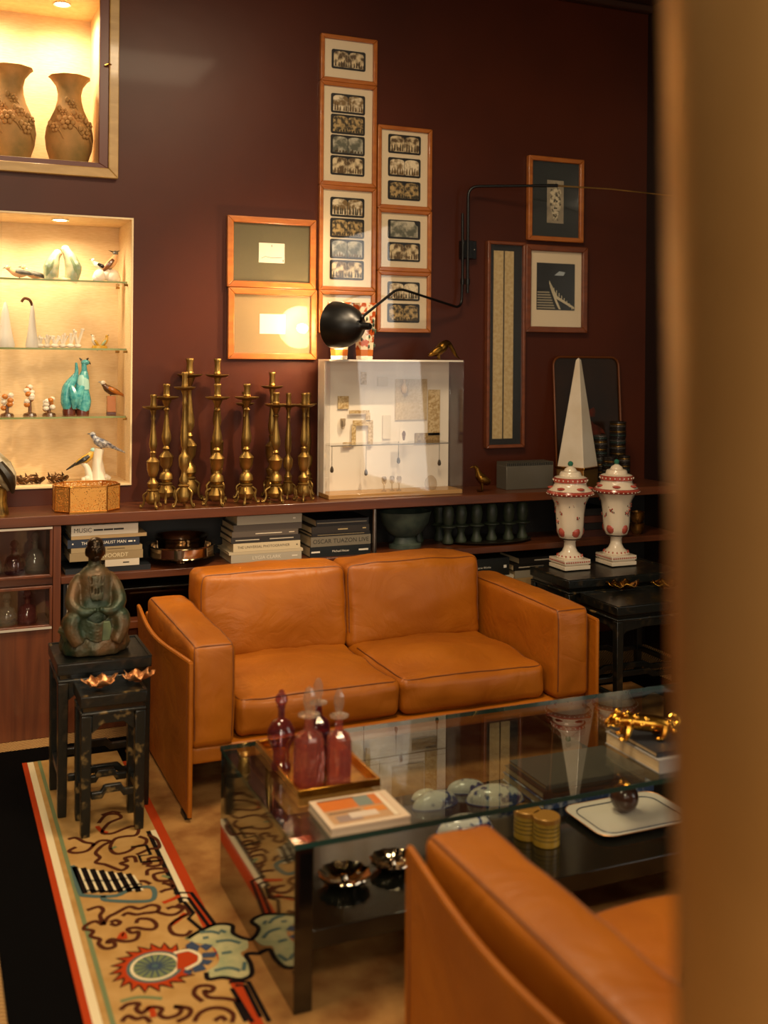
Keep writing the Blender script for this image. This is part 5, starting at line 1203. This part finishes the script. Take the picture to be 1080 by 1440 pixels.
B().box(-.202, -.082, .1255, .202, .102, .132).build('lid', mat('dark_lid', '#1E1A14', 0.2), gb, bevel=.001)
def flatrow(rows, z0, y0):
    z = z0
    for px0, px1, h, c, lab, kw in rows:
        xa, xb = py_(px0, 800, y0).x, py_(px1, 800, y0).x; book(lab, (xa+xb)/2, y0, z, xb-xa, .2, h, c, grp='books on the lower shelf', **kw); z += h+.0006
flatrow([(300, 375, .05, '#2A2018', 'dark book low behind the left seat back', {}), (305, 372, .05, '#3A3228', 'brown book behind the left seat back', {}), (310, 370, .045, '#8A7A5E', 'tan book topping the pile behind the left seat back', {})], LS, 4.53)
flatrow([(390, 480, .06, '#14110F', 'thick black book behind the sofa back cushions', {}), (392, 478, .07, '#1A1613', 'black book with white specks behind the sofa', dict(tcol='#C9C0B0', dashes=[(-.4, -.34), (-.3, -.27), (-.2, -.1), (.2, .25), (.3, .42)]))], LS, 4.53)
flatrow([(545, 618, .06, '#3A3226', 'dark book under the pale one, below the ribbed bowl', {}), (540, 622, .05, '#2A251E', 'dark taupe book below the ribbed bowl', {}), (548, 618, .030, '#C0AF86', 'cream book lying below the ribbed bowl', {})], LS, 4.53)
flatrow([(632, 722, .055, '#BFB49C', 'white book at the bottom of the pile right of the seat back', {}), (634, 716, .085, '#14150F', 'thick black book with white print right of the seat back', dict(title='Mary Corse Works', tcol='#D8D0C0', tw=.45, thh=.12, dashes=[(.40, .45)]))], LS, 4.53)
flatrow([(722, 792, .035, '#A08458', 'tan box lid at the bottom of the pile near the urn table', {}), (724, 790, .035, '#8E8674', 'grey book in the pile near the urn table', {}), (722, 792, .030, '#14120F', 'black book in the pile near the urn table', dict(tcol='#B8AC98', dashes=[(-.4, .1)])), (730, 800, .030, '#1A1613', 'black book on top of the pile near the urn table', dict(tcol='#B8AC98', dashes=[(-.2, .3)]))], LS, 4.53)

# bottles inside the glazed cabinet
for i, (px, z, h_, m) in enumerate(((49, MZ, .17, CRYSTAL), (20, MZ, .14, AMETHYST), (-12, MZ, .15, CRYSTAL), (10, .4405, .13, CRYSTAL), (39, .4405, .14, PINK))):
    p0 = py_(px, 800, 4.62)
    t = T('glass_decanter', ('clear glass decanter behind the upper pane, nearest the books', 'dark glass flask behind the upper pane, middle', 'clear glass flask behind the upper pane, at the picture edge', 'clear glass bottle behind the lower pane, at the picture edge', 'rose glass decanter behind the lower pane, nearest the books')[i], 'bottle', (p0.x, 4.62, z+.0005), 0, 'bottles in the glazed cabinet')
    B().lathe([(0, 0), (.034, 0), (.040, .012), (.040, h_*.3), (.030, h_*.5), (.012, h_*.58), (.011, h_*.70), (.018, h_*.74), (.011, h_*.74), (.009, h_*.58), (.027, h_*.48), (.036, h_*.28), (.035, .014), (0, .008)], n=16).build('flask', m, t)
    B().lathe([(.008, h_*.70), (.009, h_*.76), (.018, h_*.86), (.012, h_*.96), (0, h_)], n=10).build('stopper', m, t)
# ------------------------------------------------------------ seated statue on the left table
pat = mat('green_patina', '#2C3A28', 0.42, 0.35, '#6A4A2A', 9, 0.42, 0.66, 0.3, 45)
copper = mat('copper_patina', '#4A2E1C', 0.3, 0.8, '#2E2418', 14)
p0 = pz_(134, 908, NZ1)
st_ = T('seated_statue', 'green patinated bronze statue of a robed seated figure on the tall left table', 'statue', (p0.x-.012, 3.80, NZ1+.0005))
b = B()
b.lathe([(0, 0), (.112, 0), (.116, .02), (.110, .05), (.100, .075), (.080, .10), (0, .11)], n=40, sy=.78, fn=lambda a, z: 1+.05*math.sin(5*a+1)+.04*math.sin(11*a+z*60)).build('rock_throne', pat, st_, remesh=.005)
b = B()
b.lathe([(0, .06), (.075, .06), (.088, .10), (.086, .130), (.070, .165), (.064, .20), (.062, .24), (.057, .262), (.042, .280), (.022, .296), (.022, .32), (0, .33)], n=32, sy=.72)
for s_ in (-1, 1):
    b.tube(smoothp3([(s_*.046, 0, .258), (s_*.068, -.010, .222), (s_*.080, -.040, .172), (s_*.052, -.070, .148), (s_*.022, -.080, .150)]), smooth1([.018, .023, .024, .019, .014]), 10)
    b.tube(smoothp3([(s_*.030, -.02, .12), (s_*.075, -.055, .125), (s_*.082, -.068, .09), (s_*.060, -.075, .04)]), smooth1([.034, .034, .028, .022]), 10)
    b.tube(smoothp3([(s_*.020, -.078, .152), (s_*.004, -.086, .158)]), smooth1([.012, .009]), 8)
for k in range(5):
    x = -.028+.014*k; b.tube([(x, -.050, .268), (x*.8, -.056, .22), (x*.6, -.060, .18)], .0035, 6)
for k in range(6):
    z = .055+.012*k; b.tube(smoothp3([(-.055, -.070, z+.02), (0, -.085, z-.008), (.055, -.070, z+.02)]), .0045, 6)
b.build('robed_body', pat, st_, remesh=.0042)
hd = B(); hc = Vector((0, -.012, .345))
hd.ell(hc, (.031, .034, .040), 20, 14); hd.ell(hc+Vector((0, 0, .024)), (.028, .030, .022), 16, 10)
hd.ell(hc+Vector((0, -.034, -.004)), (.0055, .006, .010), 8, 6); hd.ell(hc+Vector((0, -.030, -.020)), (.012, .006, .0035), 10, 6)
for s_ in (-1, 1):
    hd.ell(hc+Vector((s_*.011, -.030, .006)), (.007, .004, .003), 8, 6); hd.ell(hc+Vector((s_*.031, 0, -.004)), (.004, .008, .016), 8, 6); hd.tube([hc+Vector((s_*.020, -.028, .013)), hc+Vector((s_*.010, -.033, .016)), hc+Vector((s_*.003, -.034, .012))], .0026, 6)
hd.build('head', copper, st_, remesh=.0030)
for s_ in (-1, 1): B().ell((s_*.094, -.030, .105 if s_ < 0 else .115), (.020, .024, .030), 12, 8).build('throne_arm', pat, st_, remesh=.004)
B().tube([(-.118, -.02, .085), (-.100, -.03, .08), (-.09, -.03, .05)], [.012, .018, .016], 8).build('throne_handle', pat, st_)
B().prism([(.012, .05), (.040, .05), (.046, .09), (.040, .115), (.018, .115)], -.088, -.080).build('sash', mat('pale_patina', '#5E6A48', 0.5, 0.2, '#47523A', 20), st_, bevel=.003)

# ------------------------------------------------------------ leaf dishes
def leaf_dish(label, loc, r, rz, m, seed):
    n, k = 30, 6; rnd = random.Random(seed); vs = [(0, 0, .006)]; fs = []
    for i in range(1, k+1):
        f_ = i/k
        for j in range(n):
            a_ = 2*PI*j/n; rr_ = r*f_*(1+(.16*math.sin(5*a_+seed)+.07*math.sin(11*a_+1))*f_)
            vs.append((rr_*1.15*math.cos(a_), rr_*.85*math.sin(a_), .005+(.022*f_**2.2)*(1+.40*math.sin(7*a_+seed))+.002*math.sin(15*a_)*f_))
    for j in range(n): fs.append((0, 1+j, 1+(j+1) % n))
    for i in range(k-1):
        for j in range(n): fs.append((1+i*n+j, 1+(i+1)*n+j, 1+(i+1)*n+(j+1) % n, 1+i*n+(j+1) % n))
    t = T('leaf_dish', label, 'dish', loc, rz, 'gilded leaf dishes')
    d = B().add(vs, fs).build('leaf', m, t, normals=True, ang=70); md = d.modifiers.new('solid', 'SOLIDIFY'); md.thickness = .0022
    B().ell((0, 0, .0025), (.014, .014, .0025), 10, 6).build('foot', m, t)
    vb = B()
    for j in range(3): vb.tube([(-r*.8+j*.1*r, (j-1)*r*.25, .012), (0, (j-1)*r*.1, .0085), (r*.7, (j-1)*r*.2, .012)], .0014, 5)
    vb.build('vein', m, t)
p1 = pz_(138, 950, NZ2); p2_ = pz_(174, 948, NZ2)
leaf_dish('curled rose-gold leaf dish, left of the pair on the low left table', (p1.x-.016, 3.556, NZ2+.0005), .048, .3, rose_gold, 1)
leaf_dish('curled rose-gold leaf dish, right of the pair on the low left table', (p2_.x+.028, 3.575, NZ2+.0005), .044, .2, rose_gold, 4)
p1 = pz_(868, 826, RZ2); p2_ = pz_(925, 826, RZ2)
leaf_dish('curled gold leaf dish right of the sofa, nearer the sofa', (p1.x, p1.y-.045, RZ2+.0005), .066, .1, gold, 2)
leaf_dish('curled gold leaf dish right of the sofa, beside the brass column', (p2_.x+.02, p2_.y-.03, RZ2+.0005), .062, .1, gold, 5)

# ------------------------------------------------------------ painted urns
ug = mat('urn_cream', '#DCCDB6', 0.2, coat=0.4); ur = mat('urn_rose', '#9E3E30', 0.22, 0, '#B4584A', 30, coat=0.3); uk = mat('urn_line', '#2E2622', 0.3); ugr = mat('urn_green', '#2E6A58', 0.25)
def urn(label, px, py, seed):
    p = pz_(px, py, RZ1)
    t = T('painted_urn', label, 'urn', (p.x, p.y, RZ1+.0005), 0, 'painted porcelain urns')
    pl = B().box(-.069, -.069, 0, .069, .069, .018).box(-.064, -.064, .0181, .064, .064, .024).box(-.069, -.069, .0241, .069, .069, .046).build('plinth', ug, t, bevel=.002)
    dt = B().mesh('bead', ur) if False else B().box(-.0035, -.0018, 0, .0035, 0, .006).mesh('bead', ur)
    for k in range(11):
        link('plinth_bead', dt, pl, (-.060+k*.012, -.0685, .032))
        o = link('plinth_bead', dt, pl, (-.0685, -.060+k*.012, .032)); o.rotation_euler[2] = -PI/2
    B().lathe([(.062, .0462), (.064, .052), (.052, .062), (.036, .076), (.028, .095), (.026, .118), (.030, .128), (.040, .136)], n=32).build('foot', ug, t)
    for k in range(18):
        a_ = 2*PI*k/18; B().ell((.058*math.cos(a_), .058*math.sin(a_), .0575), (.004, .004, .006), 6, 4).build('foot_bead', ur, t)
    tw = lambda a, z: 1+.022*math.sin(8*a+z*16)
    bo = B().lathe([(.040, .136), (.052, .142), (.060, .165), (.064, .20), (.066, .25), (.072, .30), (.086, .328), (.101, .342)], n=64, fn=tw).build('body', ug, t, ang=80)
    B().lathe([(.0405, .132), (.045, .1335), (.0405, .136)], n=32).build('gilt_line', uk, t)
    rm = B().lathe([(.100, .338), (.106, .342), (.110, .350), (.106, .358), (.098, .360)], n=40).build('rim', ur, t)
    for k in range(30):
        a_ = 2*PI*k/30; B().ell((.1075*math.cos(a_), .1075*math.sin(a_), .3455), (.0042, .0042, .0028), 6, 4).build('rim_bead', ug, rm)
    ld = B().lathe([(.100, .3602), (.092, .370), (.078, .380), (.074, .392), (.074, .398)], n=40).build('lid', ug, t)
    bd_ = B().lathe([(.074, .398), (.079, .400), (.079, .418), (.074, .420)], n=40).build('lid_band', ur, ld)
    for k in range(22):
        a_ = 2*PI*k/22; B().ell((.079*math.cos(a_), .079*math.sin(a_), .409), (.0035, .0035, .0045), 6, 4).build('band_bead', ug, ld)
    B().lathe([(.074, .4202), (.066, .424), (.052, .428), (.049, .440), (.045, .446), (.030, .450), (.026, .460), (.014, .468), (.008, .472)], n=36).build('lid_dome', ug, ld)
    B().lathe([(.008, .4722), (.012, .478), (.013, .486), (.008, .493), (0, .496)], n=14).build('finial', ugr, t)
    for k in range(6):
        a_ = 2*PI*k/6+seed*.5; B().ell((.086*math.cos(a_), .086*math.sin(a_), .372), (.020, .020, .007), 10, 6).build('lid_lobe', ur, ld)
    rnd = random.Random(seed)
    def br(z): return .064+(z-.20)*.06 if z < .30 else .072+(z-.30)*.5
    for k in range(5):   # rose shields round the foot of the body
        a_ = 2*PI*k/5+seed*.9; d = Vector((math.cos(a_), math.sin(a_), 0)); 
        B().ell(d*.041+Vector((0, 0, .172)), (.0265, .0265, .030), 12, 8).build('rose_shield', ur, bo)
    for k in range(16):  # little painted sprigs
        a_ = rnd.uniform(0, 2*PI); z = rnd.uniform(.215, .315); d = Vector((math.cos(a_), math.sin(a_), 0)); tg = Vector((-d.y, d.x, 0)); r_ = br(z)*1.0
        fl = B()
        for j in range(3): 
            q_ = d*(r_)+Vector((0, 0, z))+tg*rnd.uniform(-.008, .008)+Vector((0, 0, rnd.uniform(-.008, .008))); fl.ell(q_, (.0038, .0038, .0038), 6, 4)
        fl.build('painted_rose', ur, bo)
        fl = B()
        for j in range(3):
            q_ = d*(r_)+Vector((0, 0, z))+tg*rnd.uniform(-.012, .012)+Vector((0, 0, rnd.uniform(-.014, .014))); fl.ell(q_, (.0024, .0024, .0040), 6, 4)
        fl.build('painted_leaf', uk, bo)
    return t
urn('lidded porcelain urn with red garlands, left of the pair beside the sofa', 801, 798, 1)
urn('lidded porcelain urn with red garlands, right of the pair by the column', 866, 792, 4)

# ------------------------------------------------------------ on the coffee table glass
GZ = TZ+.0006
a_, b_, c_ = pz_(420, 1124, TZ), pz_(534, 1104, TZ), pz_(347, 1053, TZ)
tx, tyy = (a_.x+b_.x)/2, (a_.y+c_.y)/2; hw_, hd_ = (b_.x-a_.x)/2, (c_.y-a_.y)/2
tr = T('gold_tray', 'rectangular gold tray carrying the four perfume bottles', 'tray', (tx, tyy, GZ))
B().box(-hw_, -hd_, 0, hw_, hd_, .005).build('tray_floor', gold, tr, smooth=False)
for q in ((-hw_, -hd_, hw_, -hd_+.008), (-hw_, hd_-.008, hw_, hd_), (-hw_, -hd_+.0085, -hw_+.008, hd_-.0085), (hw_-.008, -hd_+.0085, hw_, hd_-.0085)):
    B().box(q[0], q[1], .0052, q[2], q[3], .020).build('tray_side', gold, tr, bevel=.001)
BZ = GZ+.0055
def bottle(label, px, py, h, r, m, kind):
    p = pz_(px, py, BZ); t = T('perfume_bottle', label, 'bottle', (p.x, p.y, BZ), .2, 'perfume bottles on the gold tray')
    if kind == 'bulb':
        B().lathe([(0, 0), (r*.75, 0), (r*.8, .008), (r*.6, .02), (r*.66, .03), (r*.62, .045), (r*.75, .06), (r*1.05, .085), (r*1.05, .105), (r*.7, .128), (r*.26, .138), (r*.26, .165), (r*.36, .168), (r*.20, .168), (r*.18, .14), (0, .13)], n=20).build('flask', m, t)
        B().lathe([(r*.2, .169), (r*.3, .172), (r*.5, .185), (r*.42, .198), (r*.2, .207), (r*.22, .212), (0, .216)], n=14).build('stopper', m, t)
        return
    hb = h*.52
    fl = B().lathe([(0, 0), (r*.97, 0), (r, .006), (r*1.0, hb*.86), (r*.86, hb*.97), (r*.36, hb*1.06), (r*.30, hb*1.28), (r*.30, hb*1.34), (r*.22, hb*1.34), (r*.22, hb*1.08), (r*.8, hb*.93), (r*.93, hb*.82), (r*.93, .012), (0, .010)], n=12 if kind == 'cut' else 8).build('flask', m, t, ang=25)
    if kind == 'cut':
        for k in range(12):
            for sg in (-1, 1):
                B().tube([(r*1.0*math.cos(2*PI*(k+sg*q/3)/12), r*1.0*math.sin(2*PI*(k+sg*q/3)/12), .008+q*hb*.15) for q in range(5)], .0016, 5).build('cut_facet', m, fl)
    else: B().box(-r*.55, -r*1.01, .02, r*.55, -r*.94, hb*.75).build('flat_panel', m, fl, bevel=.002)
    B().lathe([(r*.30, hb*1.335), (r*.72, hb*1.345), (r*.74, hb*1.375), (r*.30, hb*1.385)], n=20).build('collar', CRYSTAL, t)
    zt = hb*1.39
    B().lathe([(r*.18, zt), (r*.24, zt+.006), (r*.42, zt+(h-zt)*.45), (r*.40, zt+(h-zt)*.7), (r*.22, h-.004), (0, h)], n=7).build('stopper', CRYSTAL, t, ang=20)
bottle('round amethyst perfume bottle, leftmost on the gold tray', 395, 1080, .216, .036, AMETHYST, 'bulb')
bottle('diamond-cut rose glass perfume bottle, nearest on the gold tray', 434, 1101, .255, .040, PINK, 'cut')
bottle('straight sided rose perfume bottle with flat panels, rightmost on the tray', 476, 1098, .245, .034, PINK, 'flat')
bottle('dark pink perfume bottle at the back of the tray, behind the others', 447, 1072, .235, .034, AMETHYST, 'flat')
# catalogue with an orange picture
P0, P1, P3 = pz_(430, 1127, TZ+.02), pz_(537, 1110, TZ+.02), pz_(470, 1168, TZ+.02)
u = (P1-P0); v = (P3-P0); W_, D_ = u.length, v.length
ctl = T('catalogue', 'thick pale catalogue with an orange picture on its cover, front of the glass', 'book', tuple((P1+P3)/2*Vector((1, 1, 0)).x if False else ((P1.x+P3.x)/2, (P1.y+P3.y)/2, GZ)), math.atan2(u.y, u.x))
W2, D2 = W_/2, D_*.46
B().box(-W2, -D2, 0, W2, D2, .003).build('back_cover', cov('#BFA98A'), ctl, smooth=False)
B().box(-W2+.002, -D2+.002, .0031, W2-.002, D2-.002, .018).build('page_block', mat('pale_pages', '#CDBCA0', 0.8, 0, '#A8947A', 3, stretch=(1, 1, 80)), ctl, smooth=False)
cvr = B().box(-W2, -D2, .0181, W2, D2, .0205).build('front_cover', cov('#CBB497'), ctl, smooth=False)
def pic(x0, y0, x1, y1, c, k): B().box(x0*W2, y0*D2, .0206, x1*W2, y1*D2, .0210+k*.0002).build('cover_print', mat('print_'+c.strip('#'), c, 0.35), cvr, smooth=False)
pic(-.86, .12, .80, .86, '#C06A28', 0); pic(-.86, -.80, .80, .10, '#B08A62', 0); pic(.05, .14, .45, .84, '#6E7A70', 1); pic(-.82, .80, .1, .88, '#4A4E48', 1)
pic(.10, -.35, .62, .02, '#C87A2C', 1); pic(-.70, -.72, -.1, -.30, '#8E7A70', 1); pic(-.35, -.55, .35, -.2, '#C9B8A4', 2); pic(-.80, -.12, .0, -.05, '#4A3A30', 2); pic(.66, -.78, .78, .84, '#D8C8AC', 2)
# books and golden beast
q0 = pz_(927, 1089, TZ); q1 = pz_(847, 1046, TZ); bd_ = q1.y-q0.y
book('thick cream art book lying on the glass under the golden beast', q0.x+.16, q0.y, GZ, .32, bd_, .036, '#8F8A84', grp='books on the glass top')
# its left side shows the fore-edge
tb = book('thin dark glossy book on the cream art book', q0.x+.152, q0.y+.02, GZ+.0365, .29, bd_-.03, .014, '#23262A', grp='books on the glass top')
gp = pz_(903, 1040, GZ+.052)
db = T('golden_beast', 'gilded crouching beast figurine on the books at the right', 'figurine', (gp.x+.02, gp.y+.01, GZ+.0515), math.radians(-20))
B().tube(smoothp3([(-.075, 0, .052), (-.05, 0, .050), (-.02, 0, .044), (.02, 0, .040), (.05, 0, .034), (.075, 0, .024)]), smooth1([.020, .022, .024, .025, .024, .014]), 12).ell((-.085, 0, .052), (.026, .022, .022), 12, 8).ell((-.108, 0, .044), (.014, .014, .011), 10, 6).build('body', gold, db, remesh=.004)
for x, s_ in ((-.055, -1), (-.05, 1), (.05, -1), (.055, 1)): B().tube([(x, s_*.016, .036), (x-.006, s_*.026, .018), (x-.012, s_*.026, .006)], [.014, .010, .008], 8).ell((x-.018, s_*.026, .0062), (.014, .009, .006), 8, 6).build('leg', gold, db)
for k in range(22):
    B().ell((-.080+(k % 11)*.0155, (-.012 if k % 2 else .010)*(1 if k < 11 else 1.5), (.070 if k < 11 else .054)-(k % 11)*.0032), (.011, .009, .011), 8, 6).build('mane_tuft', gold, db)
B().tube(smoothp3([(.075, 0, .026), (.095, .01, .040), (.088, .02, .058), (.072, .015, .052)]), smooth1([.010, .009, .008, .006]), 8).build('tail', gold, db)
for s_ in (-1, 1): B().tube([(-.082, s_*.014, .068), (-.074, s_*.020, .082)], [.006, .001], 6).build('ear', gold, db)

# ------------------------------------------------------------ on the lower shelf of the coffee table
SZ1 = SZ+.0006
bw = bpy.data.materials.new('blue_white_glaze'); bw = mat('blue_white_glaze', '#D9D6CC', 0.12, 0, '#2C3F78', 24, 0.52, 0.60, coat=0.4, detail=3)
for i, (px, py, w, d, rz) in enumerate(((580, 1093, .085, .055, .2), (641, 1086, .115, .075, -.2), (696, 1112, .165, .11, -.25), (612, 1118, .140, .085, .1), (654, 1153, .155, .095, -.1))):
    p = pz_(px, py, SZ1+.03); p.y = min(p.y, 2.985)
    lab = ('small plain white porcelain shell, farthest left of the five', 'blue and white porcelain shell at the back, under the glass', 'largest blue and white porcelain shell, right of the group', 'blue and white porcelain shell in the middle of the group', 'blue and white porcelain shell nearest the front edge of the glass')[i]
    t = T('porcelain_shell', lab, 'porcelain', (p.x, p.y, SZ1), rz, 'porcelain shells under the glass')
    vs = []; fs = []; n, k = 24, 7
    for r_ in range(k+1):
        f_ = r_/k
        for j in range(n):
            a2_ = 2*PI*j/n; rr_ = math.sin(f_*PI/2); pin = 1-.12*abs(math.sin(a2_))
            vs.append((w/2*rr_*math.cos(a2_)*(1+.10*math.cos(2*a2_)*f_), d/2*rr_*math.sin(a2_)*pin, max(w*.30*math.cos(f_*PI/2)**.8 if f_ < 1 else 0, .0)))
    for r_ in range(k):
        for j in range(n): fs.append((r_*n+j, (r_+1)*n+j, (r_+1)*n+(j+1) % n, r_*n+(j+1) % n))
    B().add(vs, fs).build('shell', bw if i else porcelain, t, weld=True, ang=60)
    B().ribbon([(w/2*1.0*math.cos(2*PI*j/24)*(1+.1*math.cos(4*PI*j/24)), d/2*math.sin(2*PI*j/24)*(1-.12*abs(math.sin(2*PI*j/24)))) for j in range(24)], .004, 0, .003, True).build('shell_edge', mat('shell_blue', '#3A4F86', 0.2), t, normals=False)
tin = mat('ochre_tin', '#B8912E', 0.35, 0, '#C9A544', 40, coat=0.2)
for i, (px, py) in enumerate(((768, 1186), (741, 1176))):
    p = pz_(px, py, SZ1); t = T('candle_tin', ('round ochre candle tin, nearer and further right', 'round ochre candle tin, behind and further left')[i], 'tin', (p.x, p.y, SZ1), 0, 'ochre candle tins')
    B().lathe([(0, 0), (.036, 0), (.0375, .002), (.0375, .064), (.036, .065), (0, .065)], n=32).build('can', tin, t, ang=30)
    B().lathe([(.0376, .0652), (.0385, .066), (.0385, .078), (.036, .080), (0, .080)], n=32).build('lid', mat('tin_lid', '#B9853C', 0.3, 0.3), t, ang=30)
    for z in (.018, .030, .042, .052): B().lathe([(.0374, z), (.0380, z+.0004), (.0380, z+.0032), (.0374, z+.0036)], n=32).build('printed_line', mat('tin_print', '#6A5420', 0.5), t)
# platter and ball
pc = Vector((1.905, 2.625, SZ1))
pt = T('white_platter', 'oblong white platter with a fine dark rim line, right under the glass edge', 'platter', (pc.x+.02, pc.y, SZ1), math.radians(0))
pp = []
for hx_, hy_, z, r_ in ((.10, .055, 0, .03), (.105, .06, .002, .03), (.125, .078, .004, .035), (.165, .112, .013, .045), (.168, .115, .0150, .045), (.164, .111, .0155, .045), (.124, .077, .0070, .035), (.10, .055, .006, .03)):
    pp.append([(x, y, z) for x, y in rrect(-hx_, -hy_, hx_, hy_, r_, 5)])
n = len(pp[0]); vs = [v_ for ring_ in pp for v_ in ring_]; fs = [tuple(range(n-1, -1, -1)), tuple((len(pp)-1)*n+j for j in range(n))]
for r_ in range(len(pp)-1):
    for j in range(n): fs.append((r_*n+j, r_*n+(j+1) % n, (r_+1)*n+(j+1) % n, (r_+1)*n+j))
B().add(vs, fs).build('plate', porcelain, pt, ang=50)
ln = rrect(-.140, -.092, .140, .092, .04, 5)
B().tube([(x, y, .0118) for x, y in ln+[ln[0]]], .0016, 5).build('rim_line', mat('rim_blue', '#2A3450', 0.3), pt)
ln = rrect(-.167, -.114, .167, .114, .045, 5)
B().tube([(x, y, .0152) for x, y in ln+[ln[0]]], .0014, 5).build('gilt_edge', rose_gold, pt)
bl = B().ell((0, 0, .042), (.042, .042, .042), 28, 18).build('dark_ball', mat('brown_agate', '#3A241C', 0.22, 0, '#54382C', 8, coat=0.3), None, (pc.x+.025, pc.y+.03, SZ1+.0072)); tag(bl, 'dark brown polished stone ball resting on the white platter', 'ball')
# flat books on the lower shelf
fx, fy = 1.73, 2.765
fl_c = bw
t = book('blue and white patterned book at the bottom of the pile under the glass', fx+.19, fy, SZ1, .40, .25, .026, '#5E6A86', grp='books under the glass'); t.children[0].data.materials[0] = mat('blue_pattern_cover', '#3E5078', 0.4, 0, '#B9BEC4', 26, 0.48, 0.6)
book('wide brown book in the pile under the glass', fx+.18, fy+.012, SZ1+.0266, .37, .235, .022, '#4A3022', grp='books under the glass')
book('grey book on top of the pile under the glass', fx+.19, fy+.022, SZ1+.0492, .36, .222, .013, '#6A625A', grp='books under the glass')
# silver dishes
for i, (px, py, r_) in enumerate(((488, 1247, .068), (556, 1226, .060))):
    p = pz_(px, py, SZ1)
    t = T('silver_dish', ('lobed silver dish under the near left corner of the glass', 'smaller silver dish beside the foreground sofa arm')[i], 'dish', (p.x, p.y+.02, SZ1), 0, 'silver dishes')
    B().lathe([(0, 0), (r_*.5, 0), (r_*.55, .004), (r_*.85, .014), (r_, .026), (r_*.98, .028), (r_*.8, .018), (r_*.5, .008), (0, .007)], n=48, fn=lambda a, z: 1+.04*math.cos(12*a)*(z/.026)).build('dish', silver, t, ang=60)
    B().lathe([(0, .0075), (.008, .008), (.012, .014), (.008, .022), (0, .024)], n=12).build('boss', silver, t)
